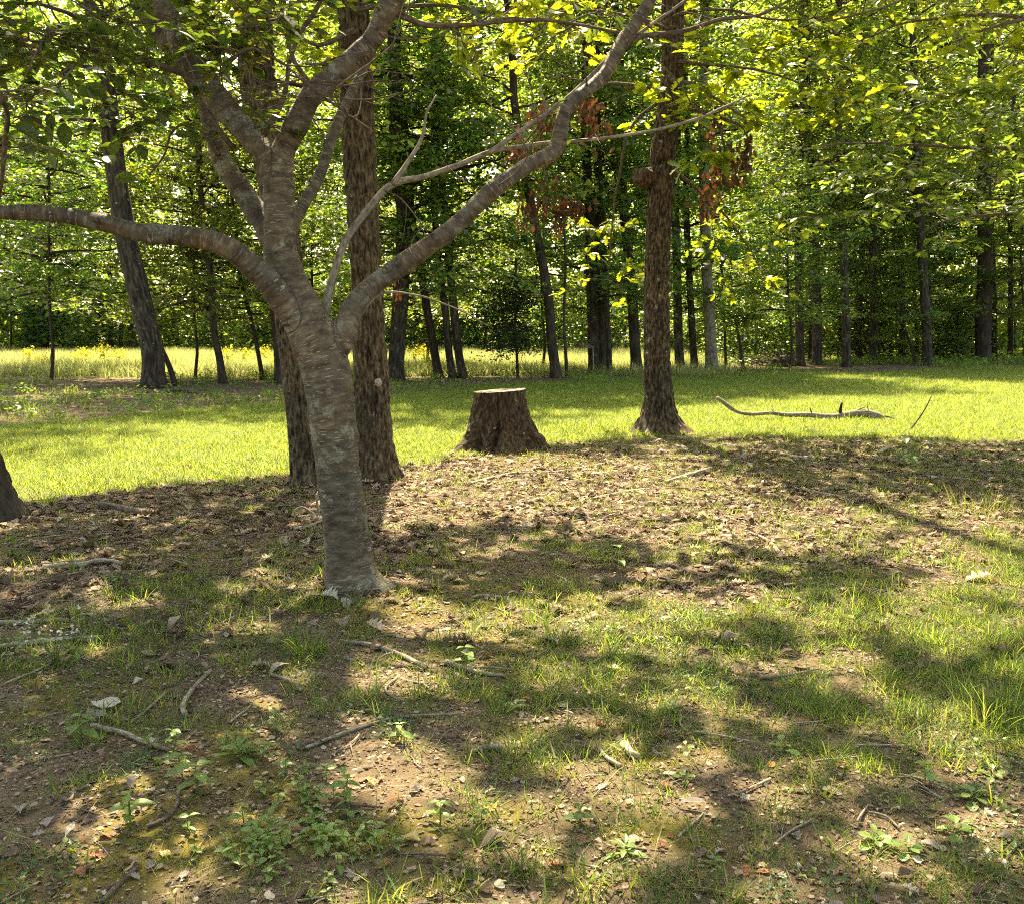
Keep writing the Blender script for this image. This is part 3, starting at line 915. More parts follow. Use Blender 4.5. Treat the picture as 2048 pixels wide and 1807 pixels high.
# trees deeper in the wood: nothing in the photograph tells them apart
k = 0
tries = 0
spots = []
while k < 50 and tries < 4000:
    tries += 1
    y = rf.uniform(44, 84)
    x = rf.uniform(-0.62 * y, 0.62 * y)
    if (x < 9 + (y - 40) * 0.1 and y < 64) or y < 49:
        continue
    if any((x - a) ** 2 + (y - b) ** 2 < 5.5 for a, b in spots):
        continue
    spots.append((x, y))
    d = y
    u, vv = pix(np.array([x, y, 0.0]))
    w = rf.uniform(0.14, 0.36) / mpp(d)
    ln = rf.normal(0, 6)
    big = rf.uniform() < 0.72
    forest_tree("forest_tree", "slender shaded tree standing deep inside the wood" if big else "leafy young tree deep inside the shaded wood", "tree",
                [(u, vv), (u + ln * .3, vv - 60), (u + ln, vv - 180)], w * (1 if big else 0.5), D if rf.uniform() < 0.6 else W, 24 if big else 10,
                [('thin', k % 2, rf.uniform(0.85, 1.1)), ] if big else [('maple', k % 3, rf.uniform(0.85, 1.15))],
                "slender trees deep in the wood" if big else "young trees deep in the wood", d=d, sides=8, flare=1.2)
    k += 1

# shrubs of the undergrowth
k = 0
for x, y, s in [(-30, 66, 1.5), (-26, 65, 1.3), (-22.5, 66, 1.6), (-19.5, 65, 1.1), (-16.5, 66, 1.5), (-13.5, 65, 1.3), (-10, 66, 1.5), (-6.5, 65, 1.2), (-3.5, 66, 1.4), (0, 65, 1.3), (3.0, 64, 1.2),
                (5.5, 62, 1.2), (8.5, 58, 1.0), (11.5, 52, 0.9), (13.5, 50, 0.8), (15.5, 55, 1.1), (17.0, 50, 0.75), (18.8, 53, 0.9), (20.5, 55, 0.9), (22, 52, 0.8), (24.0, 55, 1.1), (26.5, 57, 1.0), (29, 54, 1.1), (32, 58, 1.2), (-35, 64, 1.5), (-39, 66, 1.5)]:
    y2 = y + rf.uniform(-1.5, 1.5)
    root = empty("shrub", (x, y2, gh(x, y2)), "bushy dark shrub closing the far side of the meadow" if x < 5 else "low leafy shrub among the far trunks", "shrub",
                 "shrubs beyond the meadow" if x < 5 else "shrubs under the far trees")
    add_crown(root, 'shrub', k % 3, (0, 0, -0.05), rf.uniform(0, 6.28), s * 1.25)
    k += 1

# the wood beyond, one mass of leaves
def far_wood():
    r = np.random.default_rng(77)
    n = 230000
    c = np.stack([r.uniform(-115, 115, n), r.uniform(82, 118, n), 40 * r.uniform(0, 1, n) ** 0.9], -1)
    dens = fbm(c * [0.16, 0.16, 0.22], 3, 61)
    c = c[dens > 0.46]
    n = 42000
    e = np.stack([r.uniform(-115, 115, n), r.uniform(76, 112, n), 7 * r.uniform(0, 1, n) ** 1.3], -1)
    c = np.vstack([c, e[fbm(e * [0.25, 0.25, 0.4], 3, 63) > 0.42]])
    fr = leaf_frames(len(c), 0.55, None, r)
    V, F = leaves('quad', c, fr, r.uniform(0.6, 1.25, len(c)))
    o = link("far_woodland", mesh_from("far_woodland", V, F, False, None, [M['leaf_far']]))
    tag(o, "sunlit leafy mass of the wood far behind the trunks", None, kind="stuff")


far_wood()

# ---------------------------------------------------------------- near trees
def pathpx(pts, d0, d1=None):
    """picture points (x, y, width) with depth from d0 to d1 -> world path and radii"""
    d1 = d0 if d1 is None else d1
    n = len(pts)
    W_, R_ = [], []
    for k, p in enumerate(pts):
        d = d0 + (d1 - d0) * k / max(1, n - 1)
        W_.append(P(p[0], p[1], d)); R_.append(p[2] / 2 * mpp(d))
    return np.array(W_), np.array(R_)


def oak_disp(depth, seed, fx=21.0, fz=6.0, lump=0.06):
    def f(b, th, s, r):
        q = np.stack([b[:, 0] * fx, b[:, 1] * fx, s * fz], -1)
        w = fbm(q * 0.45, 2, seed + 3)
        q = q + np.stack([w * 1.6, w * 1.6, w * 0.8], -1)
        a = vnoise(q * [1.15, 1.15, 1.15], seed)
        crack = 1 - np.clip(np.abs(2 * a - 1) * 2.3, 0, 1)     # narrow furrows between flat plates
        c = vnoise(q * [1.0, 1.0, 3.5], seed + 7)          # cross cracks
        big = fbm(np.stack([np.cos(th) * 1.3, np.sin(th) * 1.3, s * 0.9], -1), 2, seed + 9) - 0.5
        return -depth * crack + depth * 0.25 * (c - 0.5) + r * lump * 2 * big
    return f


def oak(name, label, pts, d, H, mat, seed, flare, toes, depth=0.026, sides=170, group=None):
    pw, r = pathpx(pts, d)
    pw[0][2] = gh(pw[0][0], pw[0][1]) - 0.05
    root = empty(name, (pw[0][0], pw[0][1], gh(pw[0][0], pw[0][1])), label, "tree", group)
    top = pw[-1].copy(); rr = r[-1]
    lean = (pw[-1] - pw[-2]) / (pw[-1][2] - pw[-2][2])
    while top[2] < H:
        top = top + np.array([lean[0] * .5, 0.02, 1.0]) * 2.0
        rr = max(0.03, rr * 0.86)
        pw = np.vstack([pw, top]); r = np.append(r, rr)
    od = oak_disp(depth, seed)

    def disp(b, th, s, r_):
        fl = np.exp(-np.maximum(0, s - .05) / 0.20) * flare
        lob = sum(a * np.maximum(0, np.cos(th - t0)) ** 6 for t0, a in toes)
        return od(b, th, s, r_) + r_ * fl * (0.55 + lob)
    V, F, B = tube(pw, r, sides, 0.02, 5.6, 0.7, disp=disp)
    mk("trunk", V, F, mat, root, True, {"bark": B})
    return root, pw, r


oak_a, oa_p, oa_r = oak("white_oak", "furrowed oak trunk half hidden behind the cherry trunk, leaning away from it",
                        [(618, 972, 70), (612, 900, 66), (603, 800, 66), (592, 700, 68), (575, 560, 68), (556, 400, 70), (535, 280, 70), (517, 172, 72), (506, 60, 66), (500, -60, 62)],
                        10.4, 17, M['oak_bark'], 11, 0.30, [(0.3, 0.5), (2.6, 0.7), (4.4, 0.9)], group="oaks of the clearing")
oak_b, ob_p, ob_r = oak("white_oak", "straight furrowed brown oak trunk with a small pale spot, beside the cherry",
                        [(754, 955, 78), (748, 880, 78), (745, 800, 74), (740, 700, 69), (735, 600, 66), (727, 450, 64), (719, 300, 66), (713, 150, 64), (706, 0, 60), (700, -100, 56)],
                        10.85, 18, M['oak_bark'], 23, 0.34, [(0.1, 0.8), (3.4, 0.5), (5.2, 0.6)], group="oaks of the clearing")
oak_c, oc_p, oc_r = oak("red_oak", "brown oak with round burls, its flared foot at the lawn's edge",
                        [(1318, 864, 60), (1317, 800, 57), (1314, 720, 54), (1313, 600, 51), (1316, 480, 50), (1320, 400, 50), (1328, 300, 50), (1340, 200, 46), (1345, 100, 43), (1345, 0, 44), (1346, -90, 40)],
                        15.7, 13.5, M['red_oak_bark'], 37, 0.95, [(0.0, 0.9), (3.14, 0.95), (4.2, 0.6), (5.3, 0.5)], group="oaks of the clearing")
oak_d, od_p, od_r = oak("dark_oak", "dark trunk foot cut off by the photo's edge, leaning out of view",
                        [(2, 1046, 92), (-14, 980, 74), (-35, 900, 66), (-62, 800, 62), (-90, 700, 60), (-140, 500, 58), (-190, 300, 56), (-260, 0, 52)],
                        8.35, 15, M['dark_bark'], 41, 0.35, [(0.0, 0.7), (5.0, 0.5)], sides=80, group="oaks of the clearing")
# a beech standing just out of the picture whose low boughs reach in
bx, by = 9.3, 13.6
beech = empty("beech", (bx, by, gh(bx, by)), "leafy boughs of the beech reaching in from beyond the edge", "tree")
be_p = np.array([[bx, by, gh(bx, by) - .05], [bx - .05, by, 1.2], [bx - .1, by, 3.0], [bx - .25, by + .1, 5], [bx - .3, by, 8], [bx - .2, by, 12], [bx, by, 16]])
V, F, B = tube(be_p, [.30, .24, .22, .20, .17, .12, .05], 40, 0.08, disp=oak_disp(0.004, 5))
mk("trunk", V, F, M['grey_bark'], beech, True, {"bark": B})


def lump(c, r, seed, amp=0.35, sq=(1, 1, 1)):
    u, v = np.meshgrid(np.linspace(0, 2 * math.pi, 28, endpoint=False), np.linspace(0.02, math.pi - 0.02, 18))
    n_ = np.stack([np.cos(u) * np.sin(v), np.sin(u) * np.sin(v), np.cos(v)], -1).reshape(-1, 3)
    k = 1 + amp * (fbm(n_ * 2.2 + seed, 3, seed) - 0.5) * 2 + 0.12 * (vnoise(n_ * 9 + seed, seed) - 0.5)
    V = c + n_ * k[:, None] * r * np.array(sq)
    i, j = np.meshgrid(np.arange(17), np.arange(28), indexing='ij')
    j2 = (j + 1) % 28
    return V, np.stack([i * 28 + j, (i + 1) * 28 + j, (i + 1) * 28 + j2, i * 28 + j2], -1).reshape(-1, 4), n_ * r


for (x, y, dd, r, s, sq) in [(1291, 356, 15.62, 0.165, 3, (1.15, 0.9, 0.95)), (1326, 308, 15.48, 0.095, 8, (1.0, .9, 1.0)), (1300, 425, 15.6, 0.06, 12, (0.9, .8, 1.2))]:
    V, F, B = lump(P(x, y, dd), r, s, 0.3, sq)
    mk("burl", V, F, M['stump_bark'], oak_c, True, {"bark": B})
# pale round spot of a lost branch on the middle oak
th = np.linspace(0, 2 * math.pi, 16, endpoint=False)
c0 = P(756, 765, 10.85 - 0.205)
Vs = [c0 + np.array([0.035 * math.cos(t), 0.004 * math.cos(t), 0.04 * math.sin(t)]) * (1 + 0.15 * math.sin(3 * t)) + [0, -0.012, 0] for t in th] + [c0 + [0, -0.022, 0]] + \
     [c0 + np.array([0.04 * math.cos(t), 0.03, 0.045 * math.sin(t)]) for t in th]
Fs = np.array([(k, (k + 1) % 16, 16) for k in range(16)] + [(k, 17 + k, (k + 1) % 16) for k in range(16)] + [((k + 1) % 16, 17 + k, 17 + (k + 1) % 16) for k in range(16)])
mk("branch_scar", np.array(Vs), Fs, M['leaf_pale'], oak_b)

# ---------------------------------------------------------------- the cherry: trunk and limbs grown together
CH = {
    'stem': ([(706, 1182, 112), (700, 1150, 98), (692, 1080, 90), (684, 1000, 88), (672, 900, 90), (661, 800, 93), (652, 740, 96), (636, 690, 98), (606, 630, 86), (578, 570, 76), (562, 500, 66), (558, 430, 62), (556, 360, 60)], 6.2, 6.25),
    'a': ([(556, 390, 56), (545, 330, 50), (505, 275, 46), (450, 212, 46), (400, 155, 44), (366, 105, 43), (340, 50, 43), (312, -10, 40), (285, -80, 36)], 6.25, 6.5),
    'b': ([(560, 370, 52), (568, 300, 46), (590, 240, 44), (630, 195, 44), (690, 135, 43), (740, 75, 40), (785, 15, 39), (830, -60, 36)], 6.25, 6.35),
    'c': ([(588, 640, 50), (545, 575, 50), (505, 535, 45), (440, 496, 42), (370, 478, 39), (290, 467, 37), (200, 452, 33), (110, 438, 30), (10, 424, 28), (-100, 408, 26)], 6.15, 5.6),
    'd': ([(648, 775, 30), (664, 722, 50), (690, 665, 50), (708, 615, 44), (745, 570, 41), (800, 537, 38), (870, 487, 35), (930, 428, 34), (985, 380, 33), (1050, 345, 30), (1105, 295, 29), (1145, 225, 27), (1195, 155, 25), (1250, 88, 24), (1290, 25, 22), (1325, -50, 20)], 6.15, 6.9),
    'g': ([(562, 510, 50), (535, 460, 44), (490, 395, 40), (448, 320, 36), (420, 255, 33), (398, 190, 30), (355, 110, 26), (300, 40, 22), (255, -30, 18)], 6.42, 7.1),
}
rs0 = np.random.default_rng(15)
tubes, frames_pts = [], []
CPATH = {}
for k, (pts, d0, d1) in CH.items():
    pw, r = pathpx(pts, d0, d1)
    if k != 'stem':
        for m in range(2, len(pw) - 1):
            pw[m] += rs0.normal(0, 0.018, 3)
            r[m] *= rs0.uniform(0.93, 1.08)
    if k == 'stem':
        pw[0][2] = gh(pw[0][0], pw[0][1]) - 0.06
        r[0] *= 1.12
    toe = 1.0 if k == 'stem' else 0.0
    V, F, B = tube(pw, r, 40, 0.02, disp=lambda b, th, s, rr: toe * rr * np.exp(-s / 0.13) * (0.10 + 0.5 * np.maximum(0, np.cos(th - 0.2)) ** 5 + 0.4 * np.maximum(0, np.cos(th - 2.3)) ** 5 + 0.45 * np.maximum(0, np.cos(th - 4.3)) ** 5) + rr * 0.30 * (fbm(np.stack([np.cos(th) * 1.5, np.sin(th) * 1.5, s * 3.2], -1), 3, 71) - 0.5) + 0.008 * (vnoise(np.stack([b[:, 0] * 8, b[:, 1] * 8, s * 30], -1), 5) - 0.5) + 0.010 * np.maximum(0, vnoise(np.stack([np.cos(th) * 2.2, np.sin(th) * 2.2, s * 7], -1), 15) - 0.7) * 5)
    tubes.append((V, F, B))
    CPATH[k] = catmull(pw, r)
cb = CPATH['stem'][0][0]
cherry = empty("cherry_tree", (cb[0], cb[1], gh(cb[0], cb[1])), "lichen-spotted cherry tree with banded bark and wide low limbs", "tree")
V, F, B = join(tubes)
tmp = link("trunk_source", mesh_from("trunk_source", V, F, True))
md = tmp.modifiers.new("remesh", 'REMESH'); md.mode = 'VOXEL'; md.voxel_size = 0.0085
ms = tmp.modifiers.new("smooth", 'SMOOTH'); ms.factor = 0.5; ms.iterations = 3
dg = bpy.context.evaluated_depsgraph_get()
ev = tmp.evaluated_get(dg).to_mesh()
n = len(ev.vertices)
V = np.zeros(n * 3, np.float32); ev.vertices.foreach_get("co", V); V = V.reshape(-1, 3).astype(float)
tot = np.zeros(len(ev.polygons), np.int32); ev.polygons.foreach_get("loop_total", tot)
li = np.zeros(len(ev.loops), np.int32); ev.loops.foreach_get("vertex_index", li)
st = np.concatenate([[0], np.cumsum(tot)[:-1]])
F = [np.stack([li[st[tot == q] + m] for m in range(q)], -1) for q in np.unique(tot)]
bpy.data.objects.remove(tmp)
# bark coordinates from the nearest stem axis
best = np.full(n, 1e9); bark = np.zeros((n, 3))
for kk, (k, (c, r)) in enumerate(CPATH.items()):
    s = np.concatenate([[0], np.cumsum(np.linalg.norm(np.diff(c, axis=0), axis=1))])
    ss = np.arange(0, s[-1], 0.03)
    cc = np.stack([np.interp(ss, s, c[:, m]) for m in range(3)], -1); rr = np.interp(ss, s, r)
    T = np.gradient(cc, axis=0); T /= np.linalg.norm(T, axis=1)[:, None]
    for a in range(0, n, 20000):
        v = V[a:a + 20000]
        d2 = ((v[:, None, :] - cc[None]) ** 2).sum(-1)
        ix = d2.argmin(1)
        dd = np.sqrt(d2[np.arange(len(v)), ix]) - rr[ix]
        off = v - cc[ix]
        along = (off * T[ix]).sum(1)
        rad = off - along[:, None] * T[ix]
        ref = np.array([1.0, 0, 0]) - T[ix] * T[ix][:, :1]; ref /= np.linalg.norm(ref, axis=1)[:, None] + 1e-9
        bi = np.cross(T[ix], ref)
        nb = np.stack([(rad * ref).sum(1), (rad * bi).sum(1), ss[ix] + along + kk * 11.3], -1)
        upd = dd < best[a:a + 20000]
        best[a:a + 20000][upd] = dd[upd]
        bark[a:a + 20000][upd] = nb[upd]
mk("trunk", V, F, M['cherry'], cherry, True, {"bark": bark})

# thinner boughs
CB = {
    'e': ([(640, 690, 15), (650, 640, 18), (658, 585, 17), (678, 505, 15), (700, 462, 15), (742, 408, 14), (788, 366, 14), (850, 352, 11), (915, 330, 11), (985, 304, 10), (1080, 288, 8), (1180, 279, 7), (1290, 264, 6), (1390, 240, 6), (1450, 215, 5), (1500, 190, 3)], 6.3, 7.4),
    'e2': ([(978, 306, 10), (1030, 270, 9), (1085, 232, 9), (1150, 180, 8), (1230, 100, 7), (1300, 50, 6), (1370, 0, 5)], 6.7, 7.1),
    'e3': ([(786, 368, 13), (812, 330, 9), (842, 280, 7), (852, 225, 4), (870, 190, 3)], 6.5, 6.7),
    'f': ([(572, 480, 18), (590, 440, 26), (612, 402, 24), (640, 345, 22), (662, 280, 21), (690, 210, 19), (722, 150, 17), (752, 85, 15), (800, 10, 12), (830, -50, 10)], 6.32, 7.3),
    'h': ([(372, 150, 12), (352, 142, 13), (300, 125, 10), (240, 110, 9), (180, 98, 8), (110, 88, 6), (40, 78, 5), (-40, 66, 4)], 6.4, 5.7),
    'i': ([(470, 300, 12), (440, 262, 10), (405, 215, 9), (372, 160, 10), (360, 120, 8), (352, 60, 6), (355, -20, 5)], 6.3, 6.0),
    'j': ([(526, 272, 12), (560, 215, 11), (573, 165, 9), (577, 130, 8), (600, 70, 9), (632, 25, 9), (660, -30, 8)], 6.1, 5.9),
    'k': ([(440, 150, 7), (455, 130, 7), (480, 105, 7), (508, 98, 6), (530, 110, 5), (570, 130, 5), (620, 175, 4), (690, 225, 3), (750, 265, 2)], 6.1, 5.6),
    'l': ([(0, 190, 10), (14, 230, 10), (8, 300, 9), (0, 380, 8), (-10, 420, 7)], 5.0, 5.6),
    'm': ([(0, 190, 8), (-30, 140, 9), (-80, 90, 10), (-140, 60, 12)], 5.0, 5.2),
    'n': ([(120, 150, 5), (150, 130, 5), (110, 170, 4), (50, 180, 4), (0, 184, 5)], 5.2, 5.0),
    'o': ([(436, 310, 8), (405, 265, 7), (375, 250, 6), (345, 265, 5), (330, 310, 4), (300, 350, 3)], 6.6, 6.8),
    'p': ([(700, 655, 7), (760, 590, 5), (830, 592, 4), (920, 620, 3), (975, 650, 2)], 6.2, 7.0),
    'q': ([(1240, 98, 12), (1290, 72, 10), (1370, 62, 9), (1440, 40, 8), (1520, 30, 6), (1600, -10, 5)], 6.85, 7.2),
    'r': ([(790, 25, 14), (850, 50, 11), (930, 48, 9), (1010, 42, 8), (1090, 40, 7), (1160, 48, 6), (1250, 66, 5), (1300, 70, 3)], 6.4, 7.0),
    's': ([(640, 205, 12), (618, 165, 10), (585, 120, 9), (570, 60, 8), (560, 0, 7), (552, -60, 6)], 6.3, 6.1),
    't': ([(1092, 225, 5), (1088, 200, 4), (1078, 170, 3)], 6.85, 6.9),
}
for k, (pts, d0, d1) in CB.items():
    pw, r = pathpx(pts, d0, d1)
    V, F, B = tube(pw, r, 12, 0.05, wob=0.012 if len(pts) > 4 else 0, seed=ord(k[0]))
    mk("branch", V, F, M['pale_twig'] if k in ('e', 'e2', 'e3', 'p', 't') else M['cherry'] if k in ('f', 'h', 'i', 'j') else M['twig'], cherry, True, {"bark": B})
    CPATH[k] = catmull(pw, r)

# ---------------------------------------------------------------- leaf sprays of the near trees
rs = np.random.default_rng(5)


def spray(c, n, rad, flat, kind, size, tilt=0.45, droop=0.0):
    k = max(2, int(n / 6))                                  # flat fan of twiglets with leaves either side
    ta = rs.uniform(0, 6.28) + rs.normal(0, 1.0, k)
    tl = rad * rs.uniform(0.6, 1.5, k)
    tz = rs.normal(0, flat, k)
    i = rs.integers(0, k, n)
    u = rs.uniform(0.12, 1.0, n)
    r_ = tl[i] * u
    q = np.stack([np.cos(ta[i]) * r_, np.sin(ta[i]) * r_, tz[i] * (0.4 + u) - droop * r_ * r_ * 1.5], -1) + rs.normal(0, 0.012, (n, 3))
    az = ta[i] + np.where(rs.uniform(0, 1, n) < .5, -1, 1) * rs.normal(0.85, 0.3, n) * (1.1 - 0.6 * u)
    return c + q, leaf_frames(n, tilt, az, rs), size * rs.uniform(0.65, 1.25, n), [(ta[m], tl[m], tz[m]) for m in range(k)]


def anchor(c, paths, reach=9):
    """nearest point on the tree's wood"""
    best = None
    for p in paths:
        d = np.linalg.norm(p - c, axis=1) + 0.25 * np.maximum(0, p[:, 2] - c[2])
        k = d.argmin()
        if best is None or d[k] < best[0]:
            best = (d[k], p[k])
    return best[1]


class Foliage:
    """collects the leaves and twigs of one tree"""

    def __init__(self, root, paths, kind, mat, twig_mat, max_single=150):
        self.root, self.paths, self.kind, self.mat, self.tw = root, [np.asarray(p) for p in paths], kind, mat, twig_mat
        self.P, self.F, self.S, self.wood, self.max_single = [], [], [], [], max_single
        self.big = []

    def add(self, c, n, rad, flat, size, tilt=0.45, droop=0.1, twig=True, w=0.006, hang=False):
        c = np.asarray(c, float)
        if twig:
            a = anchor(c, self.paths)
            L = np.linalg.norm(c - a)
            m = (a + c) / 2 + rs.normal(0, 0.06 * L, 3) + [0, 0, 0.06 * L]
            pts = np.array([a, a * .7 + m * .3 + rs.normal(0, .02 * L, 3), m, m * .4 + c * .6 + rs.normal(0, .03 * L, 3), c])
            r0 = w * (1 + 0.55 * L)
            self.wood.append(tube(pts, np.linspace(r0, 0.0025, 5), 6, max(0.12, L / 14), cap=False))
            cm, _ = catmull(pts, np.ones(5))
            self.paths.append(cm[len(cm) // 3:])
        p, f, s, tl = spray(c, n, rad, flat, self.kind, size, tilt, droop)
        if twig:
            for ta, L, tz in tl:
                e = [c + np.array([math.cos(ta) * L * v, math.sin(ta) * L * v, tz * (0.4 + v) - droop * 1.5 * (L * v) ** 2]) for v in (0.0, 0.5, 1.0)]
                self.wood.append(tube(np.array(e), [0.0035, 0.0025, 0.0012], 3, 0.2, cap=False))
        self.P.append(p); self.F.append(f); self.S.append(s)

    def bare(self, n, keys_pts, L0=0.3, L1=0.9):
        """leafless twigs off the limbs"""
        for _ in range(n):
            c = keys_pts[rs.integers(0, len(keys_pts))]
            a = c[rs.integers(len(c) // 4, len(c))]
            az, L = rs.uniform(0, 6.28), rs.uniform(L0, L1)
            d = np.array([math.cos(az), 0.6 * math.sin(az), rs.uniform(-0.25, 0.7)]); d /= np.linalg.norm(d)
            q = [a]
            for s in range(5):
                d = d + rs.normal(0, 0.22, 3); d /= np.linalg.norm(d)
                q.append(q[-1] + d * L / 5)
            self.wood.append(tube(np.array(q), np.linspace(0.0045 + 0.003 * L, 0.0012, 6), 5, 0.06, cap=False))
            for s in (2, 3, 4):
                e = q[s] + (d + rs.normal(0, 0.6, 3)) * L * 0.25
                self.wood.append(tube(np.array([q[s], (q[s] + e) / 2 + rs.normal(0, .01, 3), e]), [0.003, 0.002, 0.001], 4, 0.08, cap=False))
            self.paths.append(np.array(q[2:]))

    def limb(self, pts, r0, r1, sides=10):
        pts = np.array(pts)
        self.wood.append(tube(pts, np.linspace(r0, r1, len(pts)), sides, 0.12, cap=False, wob=0.02, seed=len(self.wood)))
        cm, _ = catmull(pts, np.ones(len(pts)))
        self.paths.append(cm[len(cm) // 5:])

    def done(self, crown_name="crown", wood_name="branches"):
        p = np.vstack(self.P); f = np.concatenate(self.F); s = np.concatenate(self.S)
        px = pix(p)
        inside = (px[:, 0] > 0) & (px[:, 0] < 2048) & (px[:, 1] > 0) & (px[:, 1] < 1807)
        score = np.where(inside, s / np.linalg.norm(p - [0, 0, CAMH], axis=1), 0)
        single = np.argsort(-score)[:self.max_single]
        single = single[score[single] > 0]
        keep = np.ones(len(p), bool); keep[single] = False
        base = np.array(self.root.location)
        mg = (px[:, 0] > -120) & (px[:, 0] < 2168) & (px[:, 1] > -60)
        a, b = keep & mg, keep & ~mg
        V1, F1 = leaves(self.kind, p[a], f[a], s[a])
        V2, F2 = leaves('blob', p[b], f[b], s[b] * 0.95)
        V, F, _ = join([(V1, [F1], None), (V2, [F2], None)])
        o = link(crown_name, mesh_from(crown_name, V - base, F, False, None, [self.mat]), self.root)
        o["kind"] = "stuff"
        T, TF = LEAF[self.kind]
        lm = mesh_from("leaf", T, TF, False, None, [self.mat])
        for k in single:
            Mx = Matrix([[*(f[k][r] * s[k]), (p[k] - base)[r]] for r in range(3)] + [[0, 0, 0, 1]])
            q = bpy.data.objects.new("leaf", lm); COL.objects.link(q); q.parent = self.root; q.matrix_local = Mx
        if self.wood:
            V, F, B = join(self.wood)
            link(wood_name, mesh_from(wood_name, V - base, F, True, {"bark": B}, [self.tw]), self.root)


def boxpts(x0, x1, y0, y1, d0, d1, n, bias=None):
    out = []
    while len(out) < n:
        x, y, d = rs.uniform(x0, x1), rs.uniform(y0, y1), rs.uniform(d0, d1)
        if bias is None or rs.uniform() < bias(x, y):
            out.append(P(x, y, d))
    return out


f_ch = Foliage(cherry, [CPATH[k][0] for k in ('a', 'g', 'b', 'h', 'i', 'j', 's', 'k')], 'ovate', M['leaf_cherry'], M['twig'], 170)
for c in boxpts(-160, 600, -160, 330, 5.0, 7.8, 175, lambda x, y: np.clip(1.05 - max(0, y - 40) / 330 - max(0, x - 330) / 700, 0.04, 1)):
    f_ch.add(c, int(rs.uniform(14, 30)), 0.34, 0.05, 0.098, 0.28, 0.18, w=0.004)
for x, y, d, n_ in [(180, 205, 5.0, 3), (70, 210, 4.9, 3), (90, 255, 5.0, 3), (40, 265, 5.1, 4), (115, 305, 5.0, 4), (20, 310, 4.9, 3), (270, 300, 5.4, 4), (235, 320, 5.4, 3), (300, 215, 5.6, 4), (340, 175, 5.7, 3), (60, 120, 5.2, 5), (140, 60, 5.2, 6), (20, 60, 5.0, 6)]:
    f_ch.add(P(x, y, d), n_, 0.10, 0.05, 0.11, 0.6, 0.1, w=0.003)
# the rosette of leaves on the long limb, and a few further out
f_ch.paths.append(CPATH['d'][0]); f_ch.paths.append(CPATH['e'][0]); f_ch.paths.append(CPATH['e2'][0]); f_ch.paths.append(CPATH['q'][0]); f_ch.paths.append(CPATH['r'][0])
f_ch.add(P(1140, 225, 6.7), 14, 0.07, 0.03, 0.10, 0.4, 0.05, w=0.004)
for c in boxpts(880, 1420, -60, 150, 6.6, 7.4, 17):
    f_ch.add(c, int(rs.uniform(4, 10)), 0.22, 0.06, 0.09, 0.5, 0.1, w=0.0035)

f_ch.bare(34, [CPATH[k][0] for k in ('a', 'g', 'b', 'h', 'i', 'j', 's', 'k')], 0.3, 0.9)
f_ch.bare(40, [CPATH[k][0] for k in ('d', 'e', 'e2', 'q', 'r', 'b', 'f')], 0.25, 0.8)
f_ch.bare(8, [CPATH['c'][0]], 0.12, 0.35)
f_oa = Foliage(oak_a, [oa_p[3:]], 'oak', M['leaf_oak'], M['twig'], 40)
f_ob = Foliage(oak_b, [ob_p[6:]], 'oak', M['leaf_oak'], M['twig'], 110)
f_oc = Foliage(oak_c, [oc_p[5:]], 'oak', M['leaf_oak'], M['twig'], 130)
f_od = Foliage(oak_d, [od_p[5:]], 'oak', M['leaf_oak'], M['twig'], 0)
f_be = Foliage(beech, [be_p[2:]], 'ovate', M['leaf_beech'], M['twig'], 190)
# boughs of the beech that reach into view
for pts, d0, d1 in [([(2380, 250), (2150, 285), (2000, 296), (1850, 292), (1700, 288), (1600, 300)], 13.4, 12.6), ([(2400, 120), (2150, 60), (2000, 30), (1900, 35), (1800, 50), (1700, 90)], 13.2, 12.0),
                    ([(2420, 330), (2200, 380), (2050, 420), (1900, 440), (1840, 470)], 13.4, 13.8), ([(2400, 60), (2150, -60), (1950, -80), (1750, -60), (1500, -40)], 13.4, 12.6)]:
    f_be.limb([P(x, y, d0 + (d1 - d0) * k / (len(pts) - 1)) for k, (x, y) in enumerate(pts)], 0.035, 0.007)
for c in boxpts(1510, 2140, -80, 470, 11.8, 14.8, 78, lambda x, y: np.clip((x - 1450) / 450, 0.1, 1) * np.clip(1.15 - max(0, y - 150) / 420, 0.12, 1)):
    f_be.add(c, int(rs.uniform(16, 34)), 0.5, 0.05, 0.145, 0.30, 0.15, w=0.004)
for c in boxpts(1440, 2140, -60, 420, 14.6, 17.6, 80, lambda x, y: np.clip((x - 1350) / 350, 0.1, 1) * np.clip(1.1 - max(0, y - 220) / 320, 0.1, 1)):
    f_be.add(c, int(rs.uniform(18, 34)), 0.5, 0.06, 0.13, 0.30, 0.15, w=0.004)
for x0, y0 in [(1620, 300), (1660, 325), (1720, 300), (1780, 320), (1840, 300), (1900, 330), (1960, 310), (1570, 320), (1700, 375), (1880, 470), (1830, 500), (1930, 480), (1990, 350), (1905, 395)]:
    f_be.add(P(x0, y0, rs.uniform(12.2, 13.4)), 20, 0.36, 0.04, 0.13, 0.28, 0.2, w=0.004)
